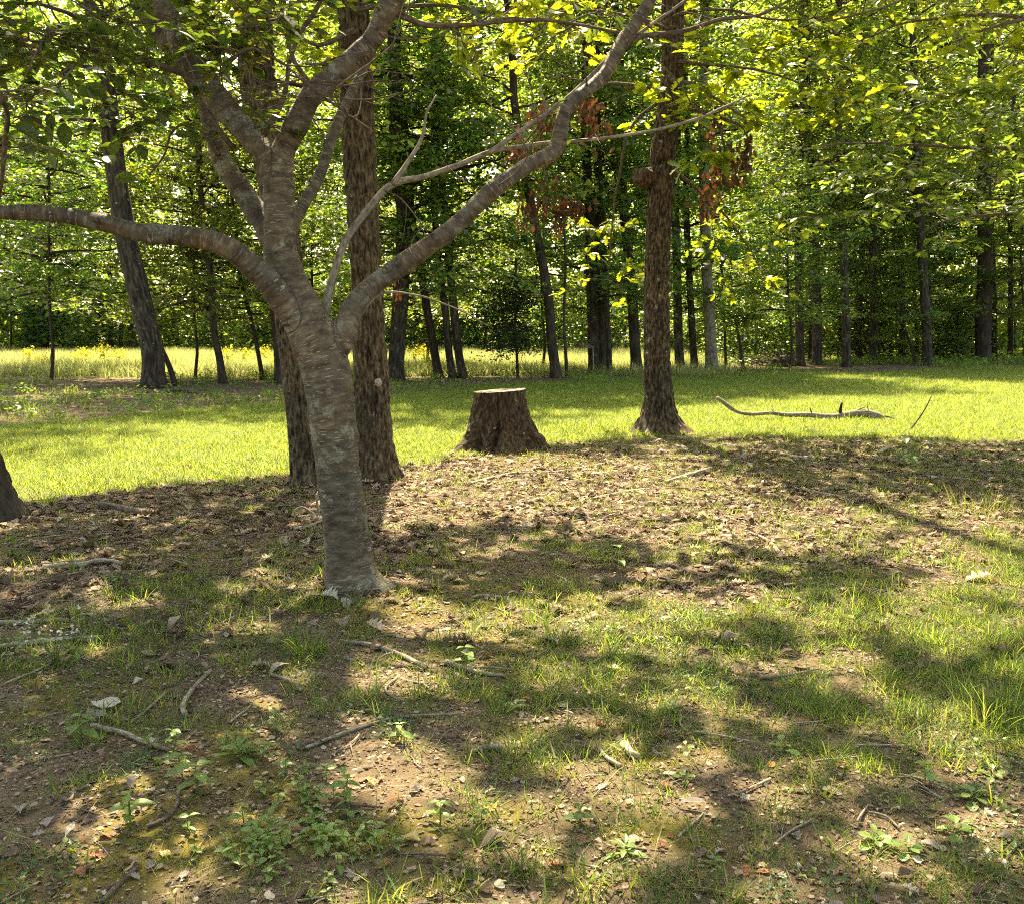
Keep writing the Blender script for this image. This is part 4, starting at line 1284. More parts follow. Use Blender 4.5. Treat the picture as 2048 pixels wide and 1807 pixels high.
# the knotted oak's boughs
for pts, d0, d1 in [([(1345, 120), (1420, 130), (1520, 140), (1620, 175), (1700, 200)], 15.6, 14.6), ([(1342, 160), (1400, 175), (1480, 230), (1540, 260)], 15.5, 14.5), ([(1340, 60), (1250, 30), (1150, 20), (1050, 40)], 15.6, 15.0),
                    ([(1345, 30), (1440, 20), (1560, 40), (1680, 30)], 15.6, 15.0), ([(1330, 330), (1420, 400), (1480, 470), (1520, 540)], 15.8, 16.6), ([(1322, 200), (1260, 260), (1230, 400), (1220, 500), (1215, 560)], 15.9, 16.6),
                    ([(1330, 180), (1200, 170), (1090, 240), (1040, 300), (1020, 330)], 15.8, 16.0), ([(1080, 245), (1090, 350), (1110, 420)], 16, 16), ([(1336, 215), (1420, 230), (1450, 300), (1440, 400)], 15.8, 16.1), ([(1440, 235), (1490, 260), (1495, 310)], 16, 16)]:
    f_oc.limb([P(x, y, d0 + (d1 - d0) * k / (len(pts) - 1)) for k, (x, y) in enumerate(pts)], 0.03, 0.006)
for c in boxpts(1225, 1720, 20, 250, 14.3, 16.4, 40):
    f_oc.add(c, int(rs.uniform(10, 22)), 0.42, 0.05, 0.21, 0.3, 0.12, w=0.004)
for c in boxpts(1150, 1290, 430, 610, 16.2, 17.2, 12) + boxpts(1410, 1580, 430, 620, 16.0, 17.4, 16):
    f_oc.add(c, int(rs.uniform(10, 18)), 0.36, 0.08, 0.15, 0.5, 0.15, w=0.004)
for x0, y0 in [(1300, 165), (1340, 180), (1390, 165), (1400, 310), (1440, 305), (1465, 312), (1380, 320)]:
    f_oc.add(P(x0, y0, 14.6), 7, 0.16, 0.04, 0.26, 0.35, 0.1, w=0.003)
# large-leaved bough hanging in from an oak beside the path of view
oak_e, oe_p, oe_r = oak("white_oak", "large-leaved oak bough hanging in at the upper corner, very bright", [(2790, 1090, 90), (2780, 900, 80), (2770, 600, 76), (2760, 200, 70), (2750, -200, 64)], 7.5, 9, M['oak_bark'], 61, 0.3, [(3.0, .5)], sides=60)
f_oe = Foliage(oak_e, [oe_p[2:]], 'oak', M['leaf_oak'], M['twig'], 60)
f_oe.limb([P(x, y, 7.4) for x, y in [(2740, 40), (2500, 10), (2300, 40), (2120, 30), (2000, 50), (1900, 90)]], 0.03, 0.006)
for x0, y0 in [(1880, 40), (1920, 90), (1965, 60), (2010, 100), (2045, 50), (1870, 150), (1840, 175), (1945, 20), (2080, 120), (2120, 60), (2000, -20), (1800, 130)]:
    f_oe.add(P(x0, y0, rs.uniform(6.9, 7.7)), 7, 0.16, 0.04, 0.15, 0.35, 0.15, w=0.003)
f_oe.done()
# oak leaves that show between the cherry limbs at the top
for pts in [[(708, 60), (640, 90), (590, 70), (560, 30)], [(706, 20), (820, 10), (950, 20), (1080, 60)], [(715, 120), (660, 130), (610, 130)]]:
    f_ob.limb([P(x, y, 10.6 - 0.3 * k) for k, (x, y) in enumerate(pts)], 0.03, 0.006)
for c in boxpts(575, 680, 40, 190, 9.6, 11.2, 12) + boxpts(760, 1260, -70, 110, 8.8, 11.5, 30):
    f_ob.add(c, int(rs.uniform(8, 18)), 0.34, 0.05, 0.16, 0.35, 0.1, w=0.004)
for c in boxpts(380, 560, -80, 60, 9.5, 11.0, 10):
    f_oa.add(c, 16, 0.4, 0.06, 0.13, 0.4, 0.1)

# ---------------------------------------------------------------- the high crowns, out of view: leaves placed to cast the wanted ground shade
SUNLIT = [(1150, 975, 430, 62), (820, 1010, 110, 40), (1480, 1050, 330, 45), (1850, 1075, 260, 55), (1960, 1150, 130, 45), (1210, 1245, 200, 26), (1480, 1215, 210, 26), (1850, 1250, 230, 30), (1640, 1330, 220, 36),
          (880, 1225, 95, 34), (775, 1190, 45, 26), (1170, 1340, 60, 18), (1290, 1345, 50, 16), (1190, 1442, 48, 20), (1275, 1510, 60, 24), (110, 1690, 150, 62), (215, 1700, 90, 40), (765, 1570, 60, 34), (560, 1610, 36, 16),
          (690, 1650, 40, 18), (1010, 1590, 32, 20), (745, 1340, 60, 26), (640, 1355, 40, 14), (470, 1270, 44, 14), (1550, 1400, 60, 20), (1770, 1400, 60, 20), (950, 1250, 60, 22), (190, 1370, 40, 14), (1010, 1560, 34, 16),
          (1090, 1255, 80, 20), (1180, 1195, 80, 16), (1750, 1540, 34, 14), (980, 1100, 90, 20), (1300, 1130, 120, 24), (420, 1165, 60, 16), (1390, 905, 60, 16)]
FLECKS = []
_rq = np.random.default_rng(64)
for _ in range(130):
    _y = 1130 + 660 * _rq.uniform() ** 0.9
    _s = _rq.uniform(0.5, 1.3) * (0.6 + (_y - 1100) / 900)
    FLECKS.append((_rq.uniform(0, 2048), _y, 34 * _s, 12 * _s))
SHADED = [(1760, 945, 420, 56, 1.0), (1480, 1165, 260, 26, 0.9), (1840, 1180, 150, 26, 0.8), (1180, 1295, 240, 26, 0.95), (1480, 1290, 180, 22, 0.9), (1420, 1400, 260, 36, 0.95), (1860, 1330, 140, 30, 0.9), (1000, 1160, 160, 30, 0.9), (1650, 1450, 300, 40, 0.9), (1560, 985, 140, 26, 0.7), (330, 1080, 380, 78, 1.0), (1700, 1130, 180, 34, 0.8), (1100, 1130, 200, 34, 0.6)]


def shade_want(x, y):
    q = pix(np.stack([x, y, np.zeros_like(x)], -1))
    u, v = q[:, 0], q[:, 1]
    nz = n2(x, y, 1.3, 91) - 0.5
    nb = lawn_near(x)
    s = sstep(0.6, -0.9, y - nb + 1.2 * nz) * 0.95
    u2 = u + 60 * (n2(x, y, 2.2, 92) - 0.5); v2 = v + 36 * (n2(x, y, 2.2, 93) - 0.5)
    for cx, cy, rx, ry in SUNLIT:
        d = ((u2 - cx) / rx) ** 2 + ((v2 - cy) / ry) ** 2
        s = np.minimum(s, sstep(0.75, 1.5, d))
    for cx, cy, rx, ry, a in SHADED:
        d = ((u2 - cx) / rx) ** 2 + ((v2 - cy) / ry) ** 2
        s = np.maximum(s, a * sstep(1.2, 0.7, d))
    for cx, cy, rx, ry in FLECKS:
        d = ((u2 - cx) / rx) ** 2 + ((v2 - cy) / ry) ** 2
        s = np.minimum(s, sstep(0.75, 1.5, d))
    return s


ROOTS = [(f_oa, oa_p), (f_ob, ob_p), (f_oc, oc_p), (f_od, od_p), (f_be, be_p), (f_ch, np.vstack([CPATH['a'][0], CPATH['b'][0]]))]
for fo, pth in ROOTS[:5]:                                  # main limbs of the unseen crowns
    tp = pth[-1]
    for k in range(7):
        a = k * 2.4 + rs.uniform(0, 1)
        z0 = rs.uniform(7.0, min(12.0, tp[2] - 2))
        b0 = axis_at(list(pth), z0)
        L = rs.uniform(2.2, 4.0)
        fo.limb([b0, b0 + [math.cos(a) * L * .4, math.sin(a) * L * .4, L * .22], b0 + [math.cos(a) * L * .75, math.sin(a) * L * .75, L * .45], b0 + [math.cos(a) * L, math.sin(a) * L, L * .6]], 0.035, 0.012, 8)
n_try = 26000
gx = rs.uniform(-7.5, 9.5, n_try); gy = rs.uniform(0.8, 15.5, n_try)
want = shade_want(gx, gy)
for ox, oy in ((.2, 0), (-.2, 0), (0, .26), (0, -.26)):
    kk_ = np.clip(gy / 8.0, 0.35, 1.2)
    wo_ = shade_want(gx + ox * kk_, gy + oy * kk_)
    want = np.where(wo_ < 0.35, np.minimum(want, wo_), want)
cnt = 0
DENS = 0.40
for x, y, s in zip(gx, gy, want):
    if rs.uniform() > s ** 1.5 * DENS:
        continue
    for _ in range(6):
        z = rs.uniform(4.2, 12.5)
        p = np.array([x, y, 0]) + SUN * (z / SUN[2])
        q = pix(p)
        if q[1] < -70 or p[1] < 0.5:
            break
    else:
        continue
    if q[1] >= -70:
        continue
    lit = p - SUN * ((z - 4.4) / SUN[2])                   # leave the low boughs in view open to the sun
    ql = pix(lit)
    if z > 5.0 and 10.5 < lit[1] < 17.5 and 1180 < ql[0] < 2300 and ql[1] < 520 and rs.uniform() < 0.5:
        continue
    dist = [np.hypot(pth[:, 0] - p[0], pth[:, 1] - p[1]).min() + (0 if z > 5.5 or fo is f_ch else 3) + (max(0, z - 6.5) * 3 if fo is f_ch else 0) for fo, pth in ROOTS]
    k = int(np.argmin(dist))
    fo = ROOTS[k][0]
    if fo is f_ch:
        fo.add(p, 13, 0.18, 0.06, 0.10, 0.40, 0.1, w=0.003, twig=rs.uniform() < 0.3)
    else:
        fo.add(p, 12, 0.20, 0.08, 0.14, 0.40, 0.1, w=0.003, twig=rs.uniform() < 0.3)
    cnt += 1
print("crown sprays", cnt)
for fo, _ in ROOTS:
    if fo is f_ch:
        fo.done(wood_name="twigs")
    else:
        fo.done()

# dead red-brown leaves hanging from the knotted oak's broken boughs
DEAD = [(1040, 300, 20, 40), (1092, 395, 30, 55), (1055, 425, 22, 30), (1120, 430, 18, 40), (1025, 330, 16, 34), (1085, 230, 26, 34), (1195, 250, 26, 40), (1170, 215, 18, 30), (1430, 240, 18, 70), (1455, 320, 20, 45), (1480, 330, 16, 40), (1495, 290, 10, 40), (1415, 400, 26, 40), (1440, 350, 22, 40), (1150, 410, 30, 20), (795, 575, 8, 26)]
for x, y, rx, ry in DEAD:
    d = 15.9 if x > 900 else 6.6
    n = int(26 + rx * 1.2) if x > 900 else 14
    k = mpp(d)
    c = P(x, y, d)
    p = c + rs.normal(0, 1, (n, 3)) * [rx * .55 * k, rx * .55 * k, ry * .5 * k]
    fr = leaf_frames(n, 0.35, None, rs)
    dn = np.stack([rs.normal(0, .3, n), rs.normal(0, .3, n), -np.ones(n)], -1); dn /= np.linalg.norm(dn, axis=1)[:, None]
    sd_ = np.cross(dn, rs.normal(0, 1, (n, 3))); sd_ /= np.linalg.norm(sd_, axis=1)[:, None]
    fr = np.stack([sd_, dn, np.cross(sd_, dn)], -1)
    V, F = leaves('oak' if x > 900 else 'oblong', p, fr, (0.11 if x > 900 else 0.05) * rs.uniform(.7, 1.2, n))
    o = mk("dead_leaf_cluster", V, F, M['leaf_dead'], oak_c if x > 900 else cherry, False)
    o["kind"] = "stuff"
    o["label"] = "dry red-brown leaves hanging in a bunch"

# ---------------------------------------------------------------- the stump
sb = G(1000, 905)
sx0, sy0 = sb
k13 = mpp(sy0)
stump = empty("tree_stump", (sx0, sy0, gh(sx0, sy0)), "wide dark oak stump with flared foot and a split, on the sunny clearing", "stump")
SH = 121 * k13
zc = np.array([-0.08, 0.0, 0.06, 0.14, 0.26, 0.4, 0.55, 0.7, 0.85, 1.0]) * np.array([1] + [SH] * 9)
cxs = np.array([0, 0, 0, 0, 0, 0, 0, 0, 0, 0]) * k13
lefts = np.array([104, 101, 95, 87, 78, 70, 64, 59, 56, 54]) * k13
pth = np.stack([sx0 + np.array([0, 0, 0, 0, -1, -2, -3, -3, -2, -1.5]) * k13 * 0.6, np.full(10, sy0 + 0.42), zc + gh(sx0, sy0)], -1)
od2 = oak_disp(0.034, 59, 15, 5.5, 0.06)


def stump_disp(b, th, s, r):
    t = np.clip((s - 0.08) / SH, 0, 1)
    foot = (1 - t) ** 2.2
    lob = 0.16 * np.cos(5 * th + 0.6) + 0.10 * np.cos(3 * th - 1.1) + 0.07 * np.cos(8 * th + 2)
    # a dark split low on the side towards the lawn's near edge, and a hollow beside it
    split = np.exp(-((th - (4.60 + 0.30 * (t - 0.2))) / 0.055) ** 2) * sstep(0.62, 0.40, t) * 0.13
    hollow = np.exp(-((th - 4.05) / 0.20) ** 2) * np.exp(-((t - 0.06) / 0.16) ** 2) * 0.12
    seam = np.exp(-((th - 4.66) / 0.10) ** 2) * 0.02
    return od2(b, th, s, r) + r * foot * lob * 0.8 - split - hollow - seam


V, F, B = tube(pth, lefts, 170, 0.012, disp=stump_disp, cap=False)
# the saw cut slopes a little: lift the far and right side of the rim
top = V[:, 2] > pth[-1][2] - 0.30
tt = np.clip((V[:, 2] - (pth[-1][2] - 0.30)) / 0.30, 0, 1)
V[:, 2] += tt * ((V[:, 0] - sx0) * 0.07 + (V[:, 1] - sy0 - .42) * 0.0)
mk("bark", V, F, M['stump_bark'], stump, True, {"bark": B})
ring = V[-170:]
cen = ring.mean(0)
rings, Ft = [ring * [1, 1, 1]], []
for f, dz in [(0.985, 0.004), (0.93, -0.006), (0.80, 0.002), (0.6, -0.004), (0.4, 0.003), (0.2, 0.0)]:
    q = cen + (ring - cen) * f
    q[:, 2] = cen[2] + (q[:, 0] - cen[0]) * 0.07 + dz + 0.004 * (n2(q[:, 0], q[:, 1], 18, 3) - 0.5)
    rings.append(q)
Vt = np.vstack(rings + [cen[None]])
for a in range(len(rings) - 1):
    j = np.arange(170); j2 = (j + 1) % 170
    Ft.append(np.stack([a * 170 + j, a * 170 + j2, (a + 1) * 170 + j2, (a + 1) * 170 + j], -1))
j = np.arange(170)
Ft3 = np.stack([(len(rings) - 1) * 170 + j, (len(rings) - 1) * 170 + (j + 1) % 170, np.full(170, len(Vt) - 1)], -1)


def cut_mat():
    m, nt, out = new_mat("stump_cut")
    tc = N(nt, "ShaderNodeTexCoord")
    mp = N(nt, "ShaderNodeMapping"); mp.inputs["Location"].default_value = (0, -0.42, 0); mp.inputs["Scale"].default_value = (1, 1, 0.05)
    nt.links.new(tc.outputs["Object"], mp.inputs[0])
    w = N(nt, "ShaderNodeTexWave", wave_type='RINGS', rings_direction='SPHERICAL', i_Scale=18.0, i_Distortion=2.5, i_Detail=2.0)
    nt.links.new(mp.outputs[0], w.inputs["Vector"])
    r = ramp(nt, [(0.2, (0.10, 0.075, 0.05)), (0.8, (0.21, 0.165, 0.115))])
    nt.links.new(w.outputs["Fac"], r.inputs[0])
    p = N(nt, "ShaderNodeBsdfPrincipled", i_Roughness=0.85)
    nt.links.new(r.outputs[0], p.inputs["Base Color"])
    nt.links.new(p.outputs[0], out.inputs[0])
    return m


mk("cut_top", Vt, Ft + [Ft3], cut_mat(), stump, True)
for pts, w in [([(930, 895), (905, 905), (880, 912), (850, 920)], 12), ([(945, 903), (930, 910), (905, 916), (880, 926)], 9), ([(1075, 888), (1092, 892), (1110, 897)], 12), ([(985, 903), (975, 911), (968, 916)], 14)]:
    q = np.array([gz(G(x, y), -0.012) for x, y in pts]); r = np.linspace(w / 2, w / 5, len(pts)) * k13
    q[0][2] += 0.05
    V, F, B = tube(q, r, 10, 0.03, disp=lambda b, th, s, rr: rr * .35 * (fbm(np.stack([np.cos(th) * 2, np.sin(th) * 2, s * 12], -1), 2, 4) - .5))
    mk("root", V, F, M['stump_bark'], stump, True, {"bark": B})

# ---------------------------------------------------------------- sticks, branches and logs on the ground
def stick(pts, w0, w1, name, label, mat, group=None, lift=0.0, cat=None, side=None, sides=9, zs=None):
    g = [G(x, y) for x, y in pts]
    d = np.mean([q[1] for q in g]); k = mpp(d)
    r = np.linspace(w0 / 2, w1 / 2, len(g)) * k
    q = np.array([[a[0], a[1], float(gsurf(a[0], a[1])) + rr * 0.8 + lift + (zs[m] if zs else 0)] for m, (a, rr) in enumerate(zip(g, r))])
    if len(q) == 2:
        q = np.array([q[0], (q[0] * 2 + q[1]) / 3 + rs.normal(0, .008, 3) * [1, 1, 0], (q[0] + 2 * q[1]) / 3 + rs.normal(0, .008, 3) * [1, 1, 0], q[1]])
        r = np.linspace(r[0], r[-1], 4)
    parts = [tube(q, r, sides, 0.025, disp=lambda b, th, s, rr: rr * .35 * (fbm(np.stack([np.cos(th) * 1.5, np.sin(th) * 1.5, s * 14], -1), 2, 4) - .5), wob=0.004, seed=int(pts[0][0]))]
    if side:
        for t, ang, L in side:
            c = np.array([np.interp(t, np.linspace(0, 1, len(q)), q[:, m]) for m in range(3)])
            dr = np.array([math.cos(ang), math.sin(ang), 0.0]) * L
            e = c + dr; e[2] = float(gsurf(e[0], e[1])) + 0.006
            parts.append(tube(np.array([c, (c + e) / 2 + [0, 0, 0.01], e]), [r.mean() * .6, r.mean() * .45, r.mean() * .25], 6, 0.03))
    V, F, B = join(parts)
    o = mk_at(name, V + [0, 0, 0.006], F, mat, q[0], True, {"bark": B})
    return tag(o, label, cat or name.replace("_", " "), group)


GS = "sticks on the ground"
ST = [
    ([(680, 1276), (745, 1288), (800, 1306), (850, 1332)], 7, 11, "pale jointed stick in front of the cherry trunk, near the grass clump", 'pale_twig', [(0.6, -2.2, 0.12)]),
    ([(892, 1320), (930, 1332), (968, 1343), (1008, 1348)], 12, 7, "thick short grey stick lying beyond the end of the jointed stick", 'pale_twig', [(0.3, -0.2, 0.3)]),
    ([(422, 1338), (388, 1372), (366, 1410), (371, 1432)], 7, 12, "curved stick with a pale broken end, pointing at the camera", 'pale_twig', None),
    ([(332, 1382), (290, 1420), (262, 1442)], 6, 5, "thin pale stick beside the curved stick and the big pale leaf", 'pale_twig', None),
    ([(184, 1452), (248, 1468), (290, 1484), (338, 1500)], 12, 8, "grey lichen-crusted stick below the pair of large pale leaves", 'pale_twig', [(0.1, 2.4, 0.06)]),
    ([(357, 1568), (354, 1610), (330, 1640), (294, 1657)], 8, 9, "dark kinked stick among small green seedlings", 'twig', [(0.55, 2.6, 0.07)]),
    ([(612, 1496), (700, 1460), (800, 1432), (924, 1424)], 8, 5, "long thin lichen-covered twig across the bare soil", 'pale_twig', None),
    ([(540, 1345), (580, 1358), (602, 1376)], 6, 8, "little white-tipped twig between the grass clumps", 'pale_twig', None),
    ([(275, 1736), (243, 1770), (205, 1812)], 8, 12, "dark stick running out of the picture at the bottom", 'twig', None),
    ([(795, 1350), (770, 1374), (796, 1394)], 6, 5, "small hooked pale twig below the jointed stick", 'pale_twig', None),
    ([(-20, 1306), (60, 1293), (130, 1283), (206, 1276)], 12, 10, "long pale branch near the white-flowered weed", 'dead_wood', None),
    ([(86, 1142), (160, 1136), (200, 1128), (244, 1131)], 12, 9, "forked weathered branch on the dark litter", 'dead_wood', [(0.5, 2.9, 0.25)]),
    ([(-20, 1254), (60, 1248), (134, 1245)], 10, 7, "straight pale stick above the long pale branch", 'dead_wood', None),
    ([(692, 1610), (725, 1612), (764, 1616)], 5, 6, "short dark twig pointing to the orange curled leaf", 'twig', None),
    ([(1194, 1490), (1214, 1514), (1242, 1531)], 8, 10, "short pale stick in the small sun patch on bare soil", 'dead_wood', None),
    ([(1248, 1490), (1262, 1508), (1276, 1512)], 22, 14, "chunk of white rotten wood in the small sun patch", 'dead_wood', None),
    ([(1456, 1586), (1500, 1568), (1542, 1550)], 5, 6, "thin straight twig below the orange leaf", 'pale_twig', None),
    ([(1534, 1692), (1580, 1656), (1628, 1630)], 4, 5, "thin bowed twig on the bare soil near the plantain rosettes", 'pale_twig', [(0.3, 1.2, 0.1)]),
    ([(1838, 1398), (1836, 1435), (1842, 1474)], 5, 5, "upright-looking thin twig beside the dense bluish grass", 'pale_twig', None),
    ([(1738, 1614), (1772, 1620), (1800, 1644)], 5, 5, "bent pale twig between two rosettes", 'pale_twig', None),
    ([(1520, 1346), (1580, 1340), (1638, 1330)], 6, 5, "straight twig close to the fallen dark green leaf", 'pale_twig', None),
    ([(948, 1500), (975, 1492), (1004, 1494)], 9, 13, "stubby grey broken twig near the middle of the bare soil", 'pale_twig', [(0.2, -1.3, 0.06)]),
    ([(200, 1016), (240, 1022), (292, 1034)], 13, 17, "short dark log in the leaf litter by the lawn edge", 'twig', None),
    ([(940, 966), (985, 952), (1030, 944), (1120, 940), (1212, 926)], 7, 4, "long thin branch on the sunny litter in front of the stump", 'dead_wood', None),
    ([(1186, 998), (1240, 985), (1290, 980)], 6, 7, "thin branch leading to the thick pale one on the sunny litter", 'dead_wood', None),
    ([(1330, 966), (1370, 955), (1422, 941)], 6, 9, "thick pale branch piece on the sunny litter", 'dead_wood', None),
    ([(1552, 905), (1580, 914), (1616, 922)], 6, 8, "pale twig in the shade past the knotted oak's foot", 'dead_wood', None),
    ([(1618, 984), (1655, 990), (1692, 996)], 7, 5, "pale twig at the sunny edge of the shade band", 'dead_wood', None),
    ([(1500, 1066), (1535, 1080), (1562, 1108)], 6, 9, "curved twig in the mottled grass", 'pale_twig', [(0.5, 0.4, 0.2)]),
    ([(1290, 1046), (1350, 1040), (1400, 1030)], 7, 4, "dark twig across the sunny litter", 'twig', None),
    ([(570, 1178), (610, 1180), (648, 1176)], 6, 4, "pale twig touching the cherry's foot", 'pale_twig', None),
    ([(1000, 1192), (965, 1186), (930, 1192)], 8, 6, "stick on the mottled grass beyond the cherry's foot", 'pale_twig', None),
    ([(590, 1060), (620, 1052), (650, 1040)], 8, 6, "pale root-like stick behind the cherry trunk", 'dead_wood', None),
    ([(250, 1745), (262, 1735), (272, 1715)], 6, 5, "short straw-coloured twig at the bottom sun patch", 'dead_wood', None),
    ([(1030, 1660), (1060, 1668), (1085, 1660)], 4, 3, "fine twig on the moss near the large curled leaf", 'twig', None),
    ([(1850, 1600), (1880, 1612), (1905, 1606)], 4, 3, "fine twig near the far rosettes", 'twig', None),
    ([(1110, 1725), (1150, 1722), (1200, 1732)], 4, 4, "fine straight twig on the mossy bottom edge", 'twig', None),
]
for pts, a, b, lab, mt, side in ST:
    stick(pts, a, b, "log" if "log" in lab else ("rotten_wood" if "rotten" in lab else "stick"), lab, M[mt], GS, side=side)

# the big fallen branch on the lawn
fbr = G(1680, 842); dF = fbr[1]
fb_root = empty("fallen_branch", (fbr[0], fbr[1], gh(*fbr)), "long pale fallen branch with upright stub lying on the lawn", "branch")


def bpart(name, pts, mat, dd=0.0):
    pw = np.array([P(x, y, dF + dd) + [0, 0, 0.03] for (x, y, w) in pts]); r = np.array([w * 0.92 / 2 * mpp(dF) for _, _, w in pts])
    V, F, B = tube(pw, r, 14, 0.03, disp=lambda b, th, s, rr: rr * .3 * (fbm(np.stack([np.cos(th) * 1.5, np.sin(th) * 1.5, s * 9], -1), 3, 4) - .5), wob=0.014, seed=3)
    mk(name, V, F, mat, fb_root, True, {"bark": B})


bpart("main_stem", [(1768, 842, 13), (1748, 834, 19), (1718, 831, 17), (1690, 834, 17), (1662, 838, 14), (1620, 833, 12), (1580, 833, 10), (1540, 830, 8), (1500, 831, 8), (1472, 826, 8), (1452, 812, 9), (1434, 799, 8)], M['pale_twig'])
bpart("stub", [(1681, 835, 9), (1681, 822, 7), (1684, 809, 5)], M['stump_bark'])
bpart("side_twig", [(1725, 835, 5), (1705, 840, 6), (1685, 846, 5), (1678, 854, 4)], M['twig'], -0.05)
bpart("side_twig", [(1626, 832, 4), (1622, 826, 3), (1620, 818, 2)], M['twig'])
bpart("side_twig", [(1546, 830, 4), (1545, 824, 3), (1548, 821, 2)], M['dead_wood'])
bpart("side_twig", [(1740, 832, 3), (1736, 820, 2), (1734, 812, 1.5)], M['twig'])

bpart("side_twig", [(1755, 838, 6), (1772, 836, 4), (1790, 842, 2.5)], M['twig'])
bpart("side_twig", [(1760, 840, 6), (1770, 846, 4), (1776, 852, 3)], M['pale_twig'])
bpart("side_twig", [(1700, 832, 5), (1712, 824, 4), (1730, 818, 2.5)], M['pale_twig'])
# bare twig standing in the lawn, bowed
dt = 16.2
pw, r = pathpx([(1808, 872, 4), (1828, 850, 3.5), (1850, 818, 3), (1864, 790, 2)], dt)
V, F, B = tube(pw, r, 6, 0.06)
o = mk_at("standing_twig", V, F, M['twig'], pw[0], True, {"bark": B}); tag(o, "thin bare twig standing up from the lawn past the fallen branch", "twig")
# branch curving from the slanting grey trunk's foot
pw, r = pathpx([(312, 797, 6), (330, 787, 6), (352, 781, 7), (372, 783, 6), (412, 793, 4)], 25.5)
V, F, B = tube(pw, r, 8, 0.1)
o = mk_at("fallen_branch", V, F, M['wood_bark'], pw[0], True, {"bark": B}); tag(o, "curved fallen branch at the foot of the slanting grey trunk", "branch")
# branch bits behind the cherry
for pts, lab in [([(640, 1040), (622, 1030), (604, 1020), (588, 1030), (600, 1044)], "looping pale dry vine behind the cherry trunk"), ([(642, 1048), (634, 1010), (640, 985)], "thin upright dry stalk against the cherry trunk")]:
    pw, r = pathpx([(x, y, 5) for x, y in pts], 8.6)
    pw[:, 2] += 0.03
    V, F, B = tube(pw, r, 7, 0.03)
    o = mk_at("dry_vine", V, F, M['dead_wood'], pw[0], True, {"bark": B}); tag(o, lab, "vine")

# upturned root mass and brush in the wood's edge
c = G(1566, 733); d = c[1]
rm = empty("root_mass", (c[0], c[1], gh(*c)), "black upturned root mass at the foot of the far trunks", "root mass")
V, F, B = lump(np.array([c[0], c[1], 0.18]), 0.36, 17, 0.6, (1.5, .8, .8))
mk("clod", V, F, M['dark_bark'], rm, True, {"bark": B})
for a in range(11):
    an = rs.uniform(0, 6.28); q0 = np.array([c[0], c[1], .22]); dr = np.array([math.cos(an) * .8, math.sin(an) * .3, rs.uniform(0, .6)])
    V, F, B = tube(np.array([q0, q0 + dr * .6 + rs.normal(0, .06, 3), q0 + dr * rs.uniform(.9, 1.4) + rs.normal(0, .1, 3)]), [.05, .03, .01], 6, .15)
    mk("root", V, F, M['dark_bark'], rm, True, {"bark": B})
c = G(1515, 733)
br = empty("brush_pile", (c[0], c[1], gh(*c)), "reddish-brown heap of dead twigs beside the black root mass", "brush")
tw = []
for a in range(60):
    q0 = np.array([c[0] + rs.normal(0, .5), c[1] + rs.normal(0, .3), rs.uniform(0, .25)]); an = rs.uniform(0, 6.28); L = rs.uniform(.5, 1.2)
    tw.append(tube(np.array([q0, q0 + np.array([math.cos(an), math.sin(an) * .5, rs.uniform(.1, .7)]) * L * .5, q0 + np.array([math.cos(an), math.sin(an) * .5, rs.uniform(.1, .6)]) * L]), [.018, .012, .005], 4, .3, cap=False))
V, F, B = join(tw)
o = mk("twigs", V, F, M['wood_bark'], br, True, {"bark": B}); o["kind"] = "stuff"
# pale bare branches by the clump of trunks
c = P(1150, 690, 36.0)
tw = []
for a in range(9):
    x1, y1 = rs.uniform(1105, 1180), rs.uniform(662, 688)
    tw.append(tube(np.array([P(1186, 694, 36), P((1186 + x1) / 2, (694 + y1) / 2 + 6, 36), P(x1, y1, 35.7)]), [.016, .011, .004], 5, .2, cap=False))
c0 = gz(G(1186, 749))
tw.append(tube(np.array([c0 + [0, -.25, 0], P(1186, 694, 36)]), [.03, .018], 6, .3))
V, F, B = join(tw)
o = mk_at("dead_sapling", V, F, M['dead_wood'], c0, True, {"bark": B}); tag(o, "pale bare dead sapling arching before the tight clump of trunks", "sapling")
# pink ribbon on a stake
dr_ = 52.0
c = P(1729, 720, dr_); c[2] = gh(c[0], c[1])
mk_r = empty("flagged_stake", c, "thin stake with bright pink ribbon among the far trunks", "stake")
V, F, B = tube(np.array([c - [0, 0, .1], c + [0, 0, .7], P(1726, 668, dr_)]), [.02, .018, .014], 6, .3)
mk("stake", V, F, M['dark_bark'], mk_r, True, {"bark": B})
a = [P(1726, 658, dr_), P(1731, 668, dr_ - .03), P(1729, 680, dr_ - .05), P(1733, 690, dr_)]
Vr = []
for k, q in enumerate(a):
    w = [.05, .07, .05, .03][k]
    for dy in (-.006, .006):
        Vr += [q + [-w, dy, 0], q + [w, dy, 0.02]]
Fr = []
for k in range(3):
    b0, b1 = 4 * k, 4 * k + 4
    Fr += [(b0, b0 + 1, b1 + 1, b1), (b0 + 2, b1 + 2, b1 + 3, b0 + 3), (b0, b1, b1 + 2, b0 + 2), (b0 + 1, b0 + 3, b1 + 3, b1 + 1)]
Fr += [(0, 2, 3, 1), (12, 13, 15, 14)]
mk("ribbon", np.array(Vr), np.array(Fr), M['ribbon'], mk_r, False)

# ---------------------------------------------------------------- scattered cover (one object each, nobody could count it)
PROTO = bpy.data.collections.new("prototypes")


